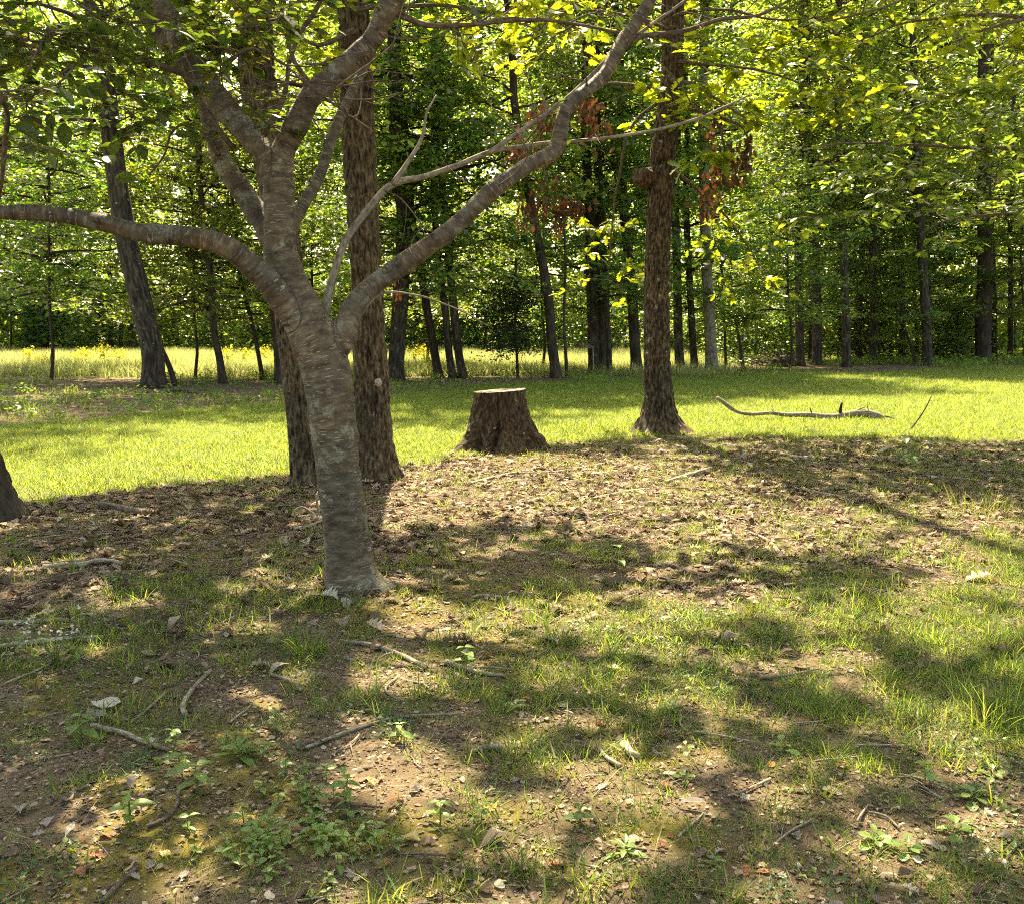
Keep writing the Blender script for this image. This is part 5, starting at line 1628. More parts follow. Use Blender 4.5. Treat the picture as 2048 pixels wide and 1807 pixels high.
def gn_scatter(name, label, protos, pos, rot, scl, idx):
    col = bpy.data.collections.new(name + "_kinds")
    for k, me in enumerate(protos):
        ob = bpy.data.objects.new("%s_kind_%02d" % (name, k), me)
        col.objects.link(ob)
    pos = np.asarray(pos, np.float32)
    me = bpy.data.meshes.new(name)
    me.vertices.add(len(pos)); me.vertices.foreach_set("co", pos.ravel())
    a = me.attributes.new("rot", 'FLOAT_VECTOR', 'POINT'); a.data.foreach_set("vector", np.asarray(rot, np.float32).ravel())
    a = me.attributes.new("scl", 'FLOAT', 'POINT'); a.data.foreach_set("value", np.asarray(scl, np.float32))
    a = me.attributes.new("idx", 'INT', 'POINT'); a.data.foreach_set("value", np.asarray(idx, np.int32))
    ng = bpy.data.node_groups.new(name, 'GeometryNodeTree')
    ng.interface.new_socket("Geometry", in_out='INPUT', socket_type='NodeSocketGeometry')
    ng.interface.new_socket("Geometry", in_out='OUTPUT', socket_type='NodeSocketGeometry')
    gi, go = ng.nodes.new("NodeGroupInput"), ng.nodes.new("NodeGroupOutput")
    ci = ng.nodes.new("GeometryNodeCollectionInfo")
    ci.inputs["Collection"].default_value = col
    ci.inputs["Separate Children"].default_value = True
    ci.inputs["Reset Children"].default_value = True
    ip = ng.nodes.new("GeometryNodeInstanceOnPoints")
    ip.inputs["Pick Instance"].default_value = True

    def na(nm, ty):
        q = ng.nodes.new("GeometryNodeInputNamedAttribute"); q.data_type = ty; q.inputs["Name"].default_value = nm
        return [s for s in q.outputs if s.enabled and s.name == "Attribute"][0]
    e2r = ng.nodes.new("FunctionNodeEulerToRotation")
    ng.links.new(na("rot", 'FLOAT_VECTOR'), e2r.inputs[0])
    ng.links.new(gi.outputs[0], ip.inputs["Points"])
    ng.links.new(ci.outputs[0], ip.inputs["Instance"])
    ng.links.new(na("idx", 'INT'), ip.inputs["Instance Index"])
    ng.links.new(e2r.outputs[0], ip.inputs["Rotation"])
    ng.links.new(na("scl", 'FLOAT'), ip.inputs["Scale"])
    ng.links.new(ip.outputs[0], go.inputs[0])
    o = link(name, me)
    o.modifiers.new("scatter", 'NODES').node_group = ng
    tag(o, label, None, kind="stuff")
    return o


def blade_tuft(n, h, spread, width, lean, seed, mat, segs=3, curl=0.5):
    r = np.random.default_rng(seed)
    Vs, Fs = [], []
    for b in range(n):
        a = r.uniform(0, 2 * math.pi); rad = spread * math.sqrt(r.uniform())
        base = np.array([math.cos(a) * rad, math.sin(a) * rad, -0.01])
        az = a + r.normal(0, 0.9)
        hh = h * r.uniform(0.45, 1.15); ln = abs(r.normal(0, lean)) + 0.08
        d = np.array([math.cos(az), math.sin(az), 0]); sd_ = np.array([-d[1], d[0], 0])
        tw = r.uniform(-.8, .8)
        sd_ = sd_ * math.cos(tw) + d * math.sin(tw)
        w = width * r.uniform(.7, 1.3)
        o = len(Vs)
        for s in range(segs + 1):
            t = s / segs
            c = base + d * hh * (ln * t + curl * ln * t * t) + np.array([0, 0, hh * (t - 0.35 * ln * t * t)])
            if s < segs:
                ww = w * (1 - 0.75 * t ** 1.5) / 2
                Vs += [c - sd_ * ww, c + sd_ * ww]
            else:
                Vs.append(c)
        for s in range(segs - 1):
            k = o + 2 * s
            Fs += [(k, k + 1, k + 3), (k, k + 3, k + 2)]
        k = o + 2 * (segs - 1)
        Fs.append((k, k + 1, k + 2))
    return mesh_from("tuft", np.array(Vs), np.array(Fs), False, None, [mat])


def sample(n, x0, x1, y0, y1, f, power=1.0, seed=1):
    r = np.random.default_rng(seed)
    x = r.uniform(x0, x1, n); y = r.uniform(y0, y1, n)
    m = f(x, y)
    k = r.uniform(0, 1, n) < m
    return x[k], y[k], r


def wedge(x, y, m=1.15):
    return np.abs(x) < (0.512 * m * y + 0.6)


# lawn
x, y, r = sample(165000, -15, 23, 8.2, 44, lambda x, y: masks(x, y)['lawn'] * wedge(x, y) * np.clip(16.0 / y, 0.30, 1), seed=3)
prot = [blade_tuft(26, 0.085, 0.10, 0.0055, 0.6, 500 + k, M['grass_lawn']) for k in range(5)] + [blade_tuft(12, 0.14, 0.07, 0.006, 0.5, 510 + k, M['grass_lawn']) for k in range(2)]
patch = 0.35 + 1.3 * n2(x, y, 0.8, 33)
gn_scatter("lawn_grass", "bright green lawn grass between the clearing and the wood", prot, np.stack([x, y, gsurf(x, y)], -1),
           np.stack([x * 0, x * 0, r.uniform(0, 6.28, len(x))], -1), patch * r.uniform(0.7, 1.2, len(x)) * (1 + 0.018 * np.clip(y - 10, 0, 30)), r.choice(7, len(x), p=[.19, .19, .19, .17, .16, .05, .05]))
print("lawn", len(x))
# thin grass in the clearing
def near_d(x, y):
    m = masks(x, y)
    return wedge(x, y) * m['near'] * (0.075 + 0.8 * m['tuft'] * (1 - 0.5 * m['soil'])) * np.clip(0.55 + 0.12 * x, 0.45, 1.0)


x, y, r = sample(165000, -6.5, 9, 2.0, 15.5, near_d, seed=4)
prot = [blade_tuft(20, 0.08, 0.05, 0.0036, 0.6, 520 + k, M['grass_near']) for k in range(5)] + [blade_tuft(10, 0.105, 0.035, 0.0062, 0.8, 530 + k, M['grass_near'], 4) for k in range(3)] + \
       [blade_tuft(26, 0.055, 0.055, 0.0030, 0.7, 540 + k, M['grass_near']) for k in range(2)]
gn_scatter("thin_grass", "thin patchy grass in the mottled shade of the clearing", prot, np.stack([x, y, gsurf(x, y) - 0.002], -1),
           np.stack([x * 0, x * 0, r.uniform(0, 6.28, len(x))], -1), r.uniform(0.45, 1.35, len(x)) * (0.75 + 0.5 * n2(x, y, 1.1, 35)), r.choice(10, len(x), p=[.12, .12, .12, .12, .12, .07, .07, .06, .1, .1]))
print("thin", len(x))
# moss cushions
x, y, r = sample(26000, -4, 5.5, 2.0, 8.5, lambda x, y: masks(x, y)['moss'] * wedge(x, y), seed=5)
prot = [blade_tuft(46, 0.011, 0.045, 0.0028, 0.9, 550 + k, M['moss'], 2) for k in range(4)]
gn_scatter("moss", "yellow-green moss carpet on the soil", prot, np.stack([x, y, gsurf(x, y)], -1), np.stack([x * 0, x * 0, r.uniform(0, 6.28, len(x))], -1), r.uniform(0.6, 1.3, len(x)), r.integers(0, 4, len(x)))
print("moss", len(x))
# meadow
x, y, r = sample(50000, -36, 12, 33, 64, lambda x, y: masks(x, y)['meadow'] * wedge(x, y, 1.1), seed=6)
prot = [blade_tuft(24, 0.62, 0.24, 0.014, 0.30, 560 + k, M['grass_meadow'], 3, 0.9) for k in range(4)]
gn_scatter("meadow_grass", "tall pale meadow grass beyond the row of trunks", prot, np.stack([x, y, gsurf(x, y)], -1), np.stack([x * 0, x * 0, r.uniform(0, 6.28, len(x))], -1), r.uniform(0.35, 1.0, len(x)) * (0.5 + n2(x, y, 0.5, 39)), r.integers(0, 4, len(x)))
print("meadow", len(x))
# coarse green edge under the far trees
x, y, r = sample(30000, -26, 34, 17, 62, lambda x, y: masks(x, y)['far'] * (1 - masks(x, y)['meadow']) * wedge(x, y, 1.1) * sstep(0.40, 0.6, n2(x, y, 0.3, 37)) * 0.6, seed=7)
prot = [blade_tuft(18, 0.22, 0.13, 0.010, 0.5, 570 + k, M['grass_near']) for k in range(3)] + [None]
V, F = leaves('ovate', np.random.default_rng(3).normal(0, 1, (22, 3)) * [.12, .12, .05] + [0, 0, .16], leaf_frames(22, .5, None, np.random.default_rng(4)), 0.09)
prot[3] = mesh_from("herb", V, F, False, None, [M['leaf_weed']])
gn_scatter("woodland_herbs", "low herbs and grass under the far trees", prot, np.stack([x, y, gsurf(x, y)], -1), np.stack([x * 0, x * 0, r.uniform(0, 6.28, len(x))], -1), r.uniform(0.5, 1.3, len(x)) * np.where(x > 8, 1.5, 1.0), r.integers(0, 4, len(x)))
print("herbs", len(x))


# dead leaves: curled shapes
def curled(kind, seed, curl=0.8):
    r = np.random.default_rng(seed)
    T, F = LEAF[kind]
    V = T.copy()
    V[:, 1] -= 0.5
    a, b = r.uniform(-curl, curl), r.uniform(-curl * 0.4, curl)
    V[:, 2] += a * V[:, 1] ** 2 + b * V[:, 0] ** 2 * 3 + 0.05 * np.sin(V[:, 1] * 9 + seed) + 0.3 * r.uniform(-1, 1) * V[:, 0] * V[:, 1]
    V[:, 0] *= r.uniform(0.8, 1.15)
    V[:, 2] -= V[:, 2].min()
    return V, F


CURL = []
for k, (kd, cu) in enumerate([('ovate', .7), ('ovate', 1.1), ('oak', .4), ('oak', .7), ('oblong', 1.3), ('ovate', .6), ('ovate', .4), ('oak', .3)]):
    V, F = curled(kd, 900 + k, cu)
    CURL.append((V, F))


def lit_d(x, y):
    m = masks(x, y)
    return wedge(x, y) * np.clip(m['litter'] * (0.18 + 1.5 * sstep(0.40, 0.62, 0.5 * n2(x, y, 1.1, 41) + 0.5 * n2(x, y, 4.0, 45))), 0, 1) * np.clip(18.0 / y, 0.25, 1) * (1 - m['lawn'])


x1, y1, r = sample(84000, -6.5, 9.5, 4.6, 16.8, lambda x, y: np.clip(lit_d(x, y) * 0.95, 0, 1), seed=8)
x2, y2, r = sample(40000, -13, 22, 16.8, 42, lambda x, y: lit_d(x, y), seed=18)
x3, y3, r = sample(1400, -8, 11, 9, 17, lambda x, y: wedge(x, y) * sstep(2.2, 0, y - lawn_near(x)), seed=28)
x, y = np.concatenate([x1, x2, x3]), np.concatenate([y1, y2, y3])
prot = [mesh_from("dead_leaf", V, F, False, None, [M['litter']]) for V, F in CURL]
gn_scatter("leaf_litter", "matted brown leaf litter under the trees", prot, np.stack([x, y, gsurf(x, y) + 0.004], -1),
           np.stack([r.normal(0, .22, len(x)), r.normal(0, .22, len(x)), r.uniform(0, 6.28, len(x))], -1), 0.022 + 0.11 * r.uniform(0, 1, len(x)) ** 1.8, r.integers(0, 8, len(x)))
print("litter", len(x))
# crumbs of leaf and bark, and dry straw, all over the soil
fr = []
for k in range(6):
    rr = np.random.default_rng(760 + k)
    P0 = rr.normal(0, 1, (9, 3)) * [.05, .05, .001] + [0, 0, .003]
    V, F = leaves('quad' if k % 2 else 'blob', P0, leaf_frames(9, .25, None, rr), rr.uniform(.006, .022, 9))
    fr.append(mesh_from("crumbs", V, F, False, None, [M['litter']]))
for k in range(3):
    fr.append(blade_tuft(7, 0.07, 0.06, 0.0022, 3.5, 780 + k, M['straw'], 2))
x, y, r = sample(120000, -6, 8.5, 1.9, 15.5, lambda x, y: wedge(x, y) * masks(x, y)['near'] * np.clip(5.5 / y, 0.12, 1) * (0.30 + 0.7 * n2(x, y, 2.0, 43)), seed=19)
gn_scatter("soil_debris", "crumbs of dead leaf and dry straw over the bare soil", fr, np.stack([x, y, gsurf(x, y) + 0.001], -1), np.stack([r.normal(0, .05, len(x)), r.normal(0, .05, len(x)), r.uniform(0, 6.28, len(x))], -1), r.uniform(.6, 1.4, len(x)), r.choice(9, len(x), p=[.155] * 6 + [.0233] * 2 + [.0234]))
print("debris", len(x))
# lawn has a few pale leaves too; twigs
twp = []
for k in range(6):
    rr = np.random.default_rng(700 + k)
    q = np.array([[-.5, 0, .01], [-.15, rr.normal(0, .05), .025], [.2, rr.normal(0, .06), .02], [.5, rr.normal(0, .08), .012]])
    ps = [tube(q, [.02, .018, .014, .008], 5, .2)]
    if k % 2:
        ps.append(tube(np.array([q[1], q[1] + [.15, .10, .02], q[1] + [.3, .22, .0]]), [.012, .01, .005], 4, .2))
    V, F, B = join(ps)
    twp.append(mesh_from("twig", V, F, True, {"bark": B}, [M['dead_wood'] if k in (0, 3) else M['pale_twig'] if k in (1, 5) else M['twig']]))
x, y, r = sample(15000, -7, 10, 2.2, 17, lambda x, y: wedge(x, y) * (0.06 + 0.6 * masks(x, y)['litter']) * (1 - masks(x, y)['lawn']), seed=9)
gn_scatter("twig_litter", "fine twigs strewn through the leaf litter", twp, np.stack([x, y, gsurf(x, y) + 0.003], -1), np.stack([r.normal(0, .06, len(x)), r.normal(0, .06, len(x)), r.uniform(0, 6.28, len(x))], -1), r.uniform(0.05, 0.30, len(x)) ** 1.0, r.integers(0, 6, len(x)))
print("twigs", len(x))
pp = []
for k in range(4):
    V, F, B = lump(np.zeros(3), 1.0, 30 + k, 0.35, (1, .8, .55))
    V2 = V.reshape(18, 28, 3)[::3, ::4].reshape(-1, 3); a_, b_ = 6, 7
    i, j = np.meshgrid(np.arange(a_ - 1), np.arange(b_), indexing='ij'); j2 = (j + 1) % b_
    pp.append(mesh_from("pebble", V2, np.stack([i * b_ + j, (i + 1) * b_ + j, (i + 1) * b_ + j2, i * b_ + j2], -1).reshape(-1, 4), True, None, [M['pebble']]))
x, y, r = sample(7000, -3.5, 5, 2.0, 8, lambda x, y: wedge(x, y) * (0.10 + 0.6 * masks(x, y)['soil']), seed=10)
gn_scatter("pebbles", "small pale pebbles and crumbs on the bare soil", pp, np.stack([x, y, gsurf(x, y)], -1), np.stack([r.normal(0, .3, len(x)), r.normal(0, .3, len(x)), r.uniform(0, 6.28, len(x))], -1), 0.0022 + 0.0065 * r.uniform(0, 1, len(x)) ** 4, r.integers(0, 4, len(x)))
print("pebbles", len(x))

# ---------------------------------------------------------------- single dead leaves
re_ = np.random.default_rng(99)
CMESH = {}


def leaf_obj(px_, py_, size_px, matk, shape, label, group=None, rot=None, name="dead_leaf", flat=0.25):
    g = G(px_, py_)
    key = (matk, shape)
    if key not in CMESH:
        V, F = CURL[shape]
        CMESH[key] = mesh_from("dead_leaf", V, F, False, None, [M[matk]])
    s = size_px * mpp(g[1])
    o = link(name, CMESH[key], None, (g[0], g[1], float(gsurf(g[0], g[1])) + 0.004), (re_.normal(0, flat), re_.normal(0, flat), re_.uniform(0, 6.28) if rot is None else rot), s)
    return tag(o, label, "leaf", group)


GL = "fallen leaves in the clearing"
for x, y, s, mt, sh, lab, rot in [
    (212, 1408, 78, 'leaf_pale', 6, "large pale leaf lying flat, biggest of the pair near the grey stick", 1.2),
    (190, 1430, 86, 'leaf_grey', 5, "large ragged grey-brown leaf just below the big pale one", 0.4),
    (985, 1682, 78, 'leaf_grey', 1, "large curled grey-brown leaf near the bottom middle", 1.5),
    (791, 1607, 52, 'leaf_rust', 4, "rolled orange-brown leaf in the mossy sun patch", -0.7),
    (832, 1578, 32, 'leaf_yellow', 6, "small round yellowish leaf above the rolled orange one", 1.4),
    (513, 1571, 36, 'leaf_yellow', 0, "tan pinkish leaf on mossy soil by the seedlings", 0.2),
    (820, 1675, 44, 'leaf_yellow', 1, "narrow yellow leaf curled like a boat", 1.4),
    (786, 1702, 50, 'leaf_brown', 0, "dark brown leaf of the group beside the seedling patch", 0.8),
    (764, 1728, 40, 'leaf_rust', 6, "rust leaf of the group beside the seedling patch", 2.2),
    (830, 1755, 36, 'leaf_brown', 3, "dark curled leaf at the bottom, below the rust one", 0.3),
    (1660, 1571, 46, 'leaf_grey', 6, "pinkish grey leaf lying on the bare soil", 1.0),
    (1628, 1574, 30, 'leaf_brown', 4, "dark rolled leaf touching the pinkish grey one", 1.3),
    (1543, 1519, 28, 'leaf_orange', 6, "bright orange leaf beside the green rosette", 0.2),
    (1541, 1540, 22, 'leaf_rust', 0, "rust leaf just below the bright orange one", 1.2),
    (1124, 1404, 36, 'leaf_pale', 6, "pale grey leaf standing on edge near the tiny sun patch", 0.6),
    (1135, 1420, 26, 'leaf_pale', 4, "small pale leaf fragment below the pale grey leaf", 1.3),
    (657, 1196, 60, 'leaf_pale', 3, "torn pale leaf at the foot of the cherry", 0.9),
    (690, 1203, 44, 'leaf_grey', 0, "brownish grey leaf beside the torn pale one", 0.3),
    (1458, 1276, 58, 'leaf_grey', 1, "flat grey-brown leaf on the shadow's edge", 1.5),
    (1410, 1326, 60, 'leaf_green', 6, "dark green fallen leaf standing in the grass", 0.4),
    (1362, 1330, 26, 'leaf_pale', 6, "pale leaf near the dark green fallen leaf", 1.4),
    (1704, 1262, 40, 'leaf_brown', 4, "upright curled brown leaf in the sunny grass", 0.5),
    (1928, 1229, 34, 'leaf_orange', 6, "orange leaf at the sunny patch by the edge", 0.7),
    (1280, 1236, 24, 'leaf_orange', 0, "small orange leaf on the sunlit soil", 0.1),
    (1860, 1678, 44, 'leaf_grey', 0, "grey leaf beside the lowest rosette", 0.8),
    (1384, 1608, 66, 'leaf_grey', 4, "long rolled grey leaf under a blade of grass", 1.5),
    (1778, 1744, 46, 'leaf_pale', 4, "pale rolled leaf near the bottom corner", 1.4),
    (1526, 1732, 38, 'leaf_rust', 6, "rust leaf on bare soil near the bottom", 1.3),
    (1428, 1632, 24, 'leaf_rust', 0, "small rust leaf above the bare soil", 0.2),
    (1341, 1666, 26, 'leaf_rust', 5, "small rust leaf at the moss edge", 1.2),
    (1168, 1500, 22, 'leaf_rust', 6, "tiny rust leaf left of the white rotten wood", 0.9),
    (1335, 1568, 36, 'leaf_rust', 2, "red-brown leaf below the pale leaf", 1.2),
    (1336, 1540, 36, 'leaf_pale', 6, "pale green-grey leaf below the rotten wood", 1.5),
    (1058, 1502, 34, 'leaf_grey', 0, "grey leaf standing beside the stubby twig", 0.2),
    (1052, 1396, 30, 'leaf_orange', 4, "little orange leaf in shaded grass", 0.6),
    (1392, 1398, 28, 'leaf_orange', 6, "little rust-orange leaf in the grass near the middle", 1.0),
    (1118, 1724, 40, 'leaf_rust', 2, "brown leaf on the moss, bottom middle", 1.4),
    (1910, 1392, 40, 'leaf_brown', 4, "dark curled leaf at the sunny grass edge", 1.3),
    (1970, 1585, 28, 'leaf_orange', 0, "orange leaf beside the far rosette", 0.3),
    (300, 1492, 24, 'leaf_rust', 0, "rust leaf touching the grey lichen-crusted stick", 0.5),
    (640, 1712, 26, 'leaf_yellow', 0, "tan leaf inside the seedling patch", 0.9),
    (330, 1705, 34, 'leaf_yellow', 6, "tan leaf in the bottom sun patch", 1.0),
    (160, 1745, 40, 'leaf_rust', 0, "rust leaf on the sunny soil at the bottom", 1.0),
    (505, 1632, 40, 'leaf_yellow', 6, "light brown leaf between seedlings and soil", 1.2),
    (135, 1605, 40, 'leaf_grey', 1, "curled grey leaf on shaded soil", 0.8),
    (40, 1625, 44, 'leaf_grey', 3, "ragged grey leaf near the photo's edge, shaded", 0.5),
    (1100, 1275, 46, 'leaf_pale', 3, "pale crumpled leaf at the shadow's tip past the jointed stick", 0.7),
    (925, 1555, 22, 'leaf_pale', 0, "small whitish leaf on bare soil", 0.3),
    (1760, 1240, 40, 'leaf_grey', 2, "grey lobed leaf in sunny grass", 0.3),
    (1960, 1160, 60, 'leaf_pale', 3, "big pale leaf on the sunlit soil at the edge", 1.3),
    (1890, 935, 36, 'leaf_pale', 6, "pale leaf in the shade band, furthest out", 1.0),
    (1855, 895, 34, 'leaf_pale', 0, "pale leaf where lawn meets the shade band", 1.4),
    (1770, 905, 36, 'leaf_pale', 4, "pale rolled leaf in the shade band", 1.5),
    (1650, 912, 44, 'leaf_grey', 6, "grey flat leaf in the shade band", 1.5),
    (1570, 925, 40, 'leaf_yellow', 4, "yellowish bark-like leaf in the shade band", 0.9),
]:
    leaf_obj(x, y, s, mt, sh, lab, GL, rot)
LABS = {'leaf_grey': "small curled grey leaf scattered on the clearing floor", 'leaf_rust': "small rust-coloured leaf scattered on the clearing floor",
        'leaf_pale': "small pale dry leaf scattered on the clearing floor", 'leaf_brown': "small dark brown leaf scattered on the clearing floor", 'leaf_yellow': "small yellow-tan leaf scattered on the clearing floor"}
for k in range(245):
    mt = re_.choice(['leaf_grey', 'leaf_rust', 'leaf_pale', 'leaf_brown', 'leaf_yellow'], p=[.30, .13, .17, .32, .08])
    py_ = 1080 + 725 * re_.uniform() ** 0.7
    leaf_obj(re_.uniform(0, 2048), py_, (0.028 + 0.034 * re_.uniform()) / mpp(FPX * CAMH / (py_ - HORIZON)), mt, int(re_.integers(0, 8)), LABS[mt], LABS[mt].replace("leaf", "leaves"))

# ---------------------------------------------------------------- weeds
WMESH = {}
for kd in ('spoon', 'ovate', 'oblong'):
    T, F = LEAF[kd]
    V = T.copy(); V[:, 2] -= 0.25 * V[:, 1] ** 2
    WMESH[kd] = mesh_from("leaf", V, F, False, None, [M['leaf_weed']])
V, F, B = tube(np.array([[0, 0, -0.1], [0.02, 0, .3], [-.02, .02, .7], [0, 0, 1]]), [.035, .03, .025, .015], 5, .25)
WMESH['stem'] = mesh_from("stem", V, F, True, {"bark": B}, [M['leaf_weed']])


def rosette(px_, py_, size_px, label, n=7, kind='spoon', group=None):
    g = G(px_, py_); s = size_px * mpp(g[1]) / 2
    z = float(gsurf(g[0], g[1]))
    root = empty("rosette_weed", (g[0], g[1], z), label, "weed", group)
    a0 = re_.uniform(0, 6.28)
    for k in range(n):
        a = a0 + k * 2.4 if n > 4 else a0 + k * 6.28 / n
        L = s * (1.0 - 0.045 * k) * re_.uniform(.85, 1.15)
        link("leaf", WMESH[kind], root, (0, 0, 0.006 + 0.004 * k), Euler((re_.uniform(0.12, 0.45) + 0.05 * k, re_.normal(0, .12), a), 'XYZ'), L)
    return root


def seedling(px_, py_, h_px, label, pairs=3, group=None, kind='ovate'):
    g = G(px_, py_); k = mpp(g[1]); h = h_px * k
    z = float(gsurf(g[0], g[1]))
    root = empty("seedling", (g[0], g[1], z), label, "seedling", group)
    link("stem", WMESH['stem'], root, (0, 0, 0), (re_.normal(0, .12), re_.normal(0, .12), 0), h)
    a = re_.uniform(0, 6.28)
    for p in range(pairs):
        zz = h * (0.45 + 0.55 * p / max(1, pairs - 1))
        for q in (0, math.pi):
            link("leaf", WMESH[kind], root, (0, 0, zz), Euler((re_.uniform(-.05, .5), re_.normal(0, .2), a + q + re_.normal(0, .25)), 'XYZ'), h * re_.uniform(.55, .85) * (1 - .15 * p))
        a += 1.57
    return root


for x, y, s, n, lab in [
    (1562, 1490, 76, 8, "green rosette weed behind the bright orange leaf"), (1944, 1590, 92, 8, "broad-leaved rosette near the photo's edge"), (1815, 1692, 86, 7, "light green star-shaped rosette beside the grey leaf"),
    (1752, 1676, 90, 9, "bushy bluish-green rosette next to the star-shaped one"), (1912, 1652, 96, 8, "pale green rosette above the star-shaped one"), (1370, 1556, 62, 7, "rosette below the rotten wood chunk"),
    (1372, 1492, 48, 5, "small sprout above the mid rosettes"), (1576, 1572, 36, 4, "tiny four-leaved sprout on bare soil"), (1985, 1545, 60, 6, "rosette tucked in grass at the edge"),
    (1250, 1700, 110, 9, "large dusty rosette with narrow pointed leaves"), (1430, 1720, 70, 6, "dark narrow-leaved rosette with a thin stalk"), (480, 1512, 130, 12, "strappy pale clump like a spider on the soil"),
    (1030, 1412, 70, 8, "narrow-leaved clump in the shaded middle"), (1340, 1412, 64, 8, "pointed bright clump beside the sun patch"),
]:
    rosette(x, y, s, lab, n, 'oblong' if ('narrow' in lab or 'strappy' in lab or 'pointed' in lab) else 'spoon', "rosette weeds of the clearing")
GSD = "seedlings in the green patch at the bottom"
for k in range(64):
    x = re_.normal(585, 85); y = re_.normal(1685, 62)
    if y > 1800: y = 1795
    seedling(x, y, re_.uniform(24, 46), "bright green seedling in the dense leafy patch at the bottom", int(re_.integers(2, 4)), GSD)
for x, y, h, lab in [(365, 1560, 60, "seedling beside the kinked dark stick, upper one"), (395, 1585, 66, "leafy seedling touching the kinked dark stick"), (260, 1660, 80, "tall seedling at the end of the kinked stick"),
                     (345, 1500, 50, "bright seedling above the kinked stick"), (450, 1500, 44, "seedling beside the strappy clump"), (555, 1460, 44, "lone seedling in the shaded moss"), (640, 1425, 40, "lone seedling at the bare soil's edge"),
                     (165, 1480, 60, "low leafy seedling near the pale leaves"), (300, 1500, 50, "seedling under the lichen-crusted stick"), (690, 1600, 60, "sunlit seedling above the short dark twig"), (800, 1480, 40, "seedling on the bare soil middle"),
                     (930, 1330, 50, "seedling beyond the thick grey stick"), (1230, 1130, 50, "tall sprout in the mottled litter"), (1808, 935, 60, "light sprout standing in the shade band"), (1850, 1560, 50, "seedling above the far rosettes"),
                     (1160, 1640, 44, "seedling on the moss left of the dusty rosette"), (960, 1640, 40, "seedling above the curled grey leaf"), (880, 1640, 50, "upright broad blade sprout near the boat-shaped leaf")]:
    seedling(x, y, h, lab, 3, "lone seedlings of the clearing")
# white-flowered weed
g = G(110, 1330); k = mpp(g[1]); z = float(gsurf(*g))
wf = empty("flowering_weed", (g[0], g[1], z), "small weed with tiny white flowers beside the long pale branch", "weed")
st_, fp = [], []
for a in range(12):
    an = re_.uniform(0, 6.28); L = re_.uniform(.10, .24)
    e = np.array([g[0] + math.cos(an) * L * .6, g[1] + math.sin(an) * L * .5, z + L])
    st_.append(tube(np.array([[g[0], g[1], z - .01], [g[0] + math.cos(an) * L * .2, g[1] + math.sin(an) * L * .2, z + L * .5], e]), [.003, .002, .001], 4, .05, cap=False))
    for q in range(5):
        fp.append(e + re_.normal(0, .02, 3))
V, F, B = join(st_); mk("stems", V, F, M['leaf_weed'], wf, True, {"bark": B})
fp = np.array(fp)
V, F = leaves('maple', fp, leaf_frames(len(fp), .5, None, re_), 0.018); o = mk("flowers", V, F, M['white_flower'], wf, False); o["kind"] = "stuff"
lp = fp[::1] - [0, 0, .07] + re_.normal(0, .04, fp.shape); lp[:, 2] = np.maximum(lp[:, 2], z + .01)
V, F = leaves('ovate', lp, leaf_frames(len(lp), .5, None, re_), 0.035); o = mk("leaves", V, F, M['leaf_weed'], wf, False); o["kind"] = "stuff"

# clover-like ground cover near the seedlings and along the right
x, y, r = sample(6000, -2.6, 5.2, 2.2, 6.5, lambda x, y: wedge(x, y) * sstep(0.56, 0.66, n2(x, y, 1.1, 77, 3)) * 0.8, seed=12)
cl = []
for k in range(3):
    rr = np.random.default_rng(40 + k)
    P0 = rr.normal(0, 1, (14, 3)) * [.035, .035, .006] + [0, 0, .02]
    V, F = leaves('spoon', P0, leaf_frames(14, .35, None, rr), 0.022 * rr.uniform(.7, 1.3, 14))
    cl.append(mesh_from("clover", V, F, False, None, [M['leaf_clover' if k else 'leaf_weed']]))
gn_scatter("clover", "tiny round-leaved ground cover between the grass", cl, np.stack([x, y, gsurf(x, y)], -1), np.stack([x * 0, x * 0, r.uniform(0, 6.28, len(x))], -1), r.uniform(.7, 1.5, len(x)), r.integers(0, 3, len(x)))

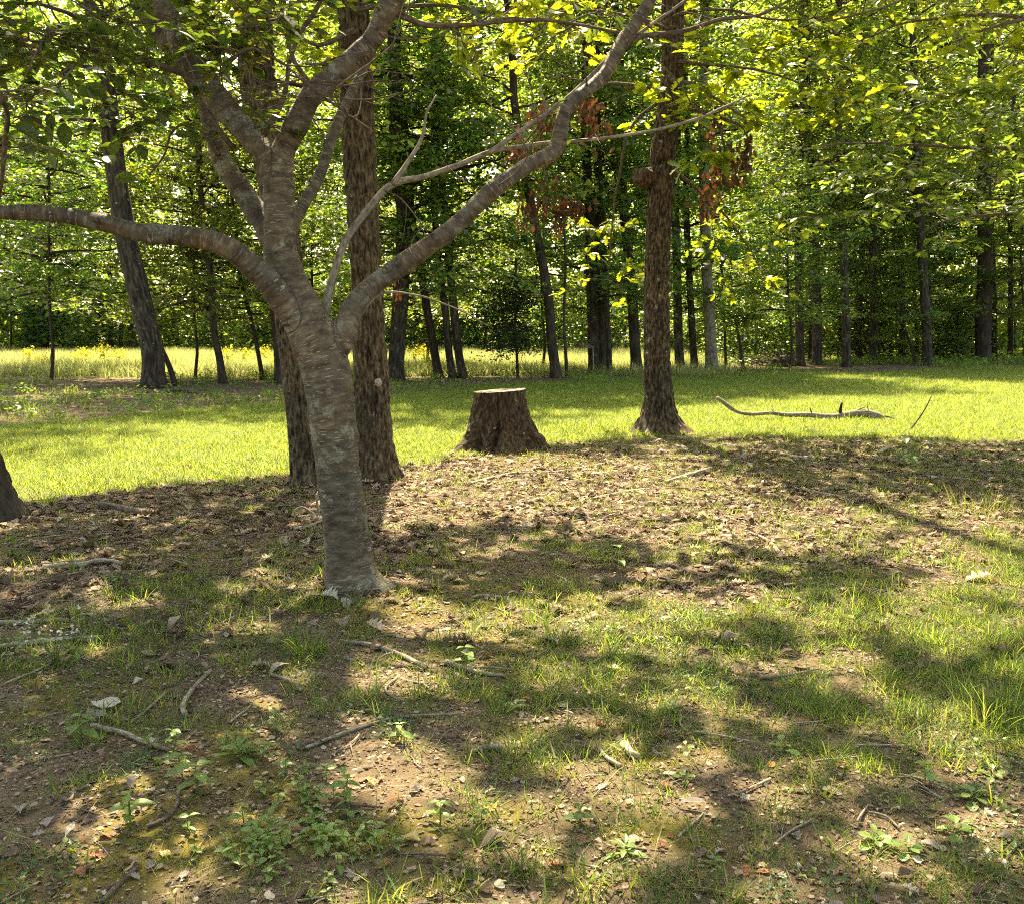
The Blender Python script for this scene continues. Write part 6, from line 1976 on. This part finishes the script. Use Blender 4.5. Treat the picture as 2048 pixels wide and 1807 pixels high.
# ---------------------------------------------------------------- single grass clumps one can pick out
for kk, (x, y, h, sp, n, lab, lean) in enumerate([
    (606, 1300, 92, 40, 70, "dense dark green arching grass clump in front of the cherry", 0.75), (430, 1235, 60, 60, 80, "low tuft of grass on the dark litter before the seedlings", 0.5), (1075, 1235, 60, 20, 45, "bright yellow-green grass tuft at the sunlit strip", 0.5),
    (84, 1715, 50, 12, 34, "small sunlit tuft of wiry grass in the bottom sun patch", 0.9), (1610, 1618, 44, 14, 30, "dry wiry grass tuft on the bare soil", 0.9), (850, 1210, 54, 22, 36, "light green grass tuft just beyond the cherry's foot", 0.5),
    (1990, 1430, 120, 80, 150, "big bluish-green grass patch at the edge", 0.5), (1485, 1225, 50, 26, 50, "sunlit grass tuft at the shadow's edge", 0.5), (1700, 1200, 70, 70, 120, "wide shaded grass clump before the sunny strip", 0.5),
    (150, 1240, 64, 50, 60, "wispy dark tuft beside the straight pale stick", 0.6), (930, 1520, 46, 16, 26, "scruffy tuft beside the stubby twig", 0.8), (700, 1210, 44, 26, 50, "short dark tuft at the cherry's foot", 0.6), (620, 1115, 40, 60, 70, "low mossy-looking tuft behind the cherry", 0.5),
    (900, 1100, 50, 60, 80, "soft shaded tuft beyond the cherry trunk", 0.5), (1225, 1115, 44, 60, 80, "soft tuft in the mottled light, middle", 0.5), (1960, 1020, 70, 60, 90, "tall sunlit grass at the edge under the shade band", 0.4)]):
    g = G(x, y); k = mpp(g[1])
    me = blade_tuft(n, h * k, sp * k, max(0.0032, 3.2 * k if kk in (0,) else 0.0032), lean, 800 + kk, M['grass_near'], 5)
    o = link("grass_clump", me, None, (g[0], g[1], float(gsurf(*g))), (0, 0, 0)); tag(o, lab, "grass clump", "grass clumps of the clearing")

# ---------------------------------------------------------------- goldenrod in the meadow
for kk, (x, y, yt, lab) in enumerate([
    (205, 738, 698, "tallest goldenrod with a bent yellow plume, beside the black pair of trunks"), (60, 735, 706, "goldenrod with yellow top at the photo's edge"), (150, 736, 712, "short goldenrod before the black pair of trunks"),
    (235, 735, 708, "goldenrod close to the bent plume"), (88, 736, 716, "low goldenrod below the swollen-footed trunk"), (455, 735, 706, "goldenrod just after the forked maple"), (478, 735, 705, "second goldenrod after the forked maple"),
    (533, 735, 704, "goldenrod behind the very thin sapling"), (552, 735, 716, "low goldenrod beside the thin sapling"), (612, 735, 706, "goldenrod between the oak stems"), (830, 735, 706, "goldenrod past the stout dark trunk"),
    (846, 735, 700, "tall goldenrod before the three slim trunks"), (860, 736, 712, "low goldenrod beside the leaning black trunk"), (215, 736, 716, "goldenrod under the bent plume"), (170, 736, 706, "slim goldenrod between the plumes"), (498, 736, 714, "low goldenrod left of the thin sapling")]):
    d = 38.5 + (kk % 4) * 1.3
    b = P(x, y, d); b[2] = gh(b[0], b[1])
    t = P(x + re_.normal(0, 5), yt, d)
    root = empty("goldenrod", b, lab, "goldenrod", "goldenrod in the meadow")
    V, F, B = tube(np.array([b, (b + t) / 2 + re_.normal(0, .03, 3), t]), [.012, .009, .005], 5, .2)
    mk("stem", V, F, M['leaf_weed'], root, True, {"bark": B})
    n = 34; u = re_.uniform(0.15, .85, n)[:, None]; p = b * (1 - u) + t * u + re_.normal(0, .02, (n, 3))
    V, F = leaves('oblong', p, leaf_frames(n, .5, None, re_), 0.13); o = mk("leaves", V, F, M['leaf_weed'], root, False); o["kind"] = "stuff"
    n = 110; p = t + re_.normal(0, 1, (n, 3)) * [.16, .11, .13]
    V, F = leaves('blob', p, leaf_frames(n, .7, None, re_), 0.07); o = mk("flower_head", V, F, M['goldenrod'], root, False); o["kind"] = "stuff"
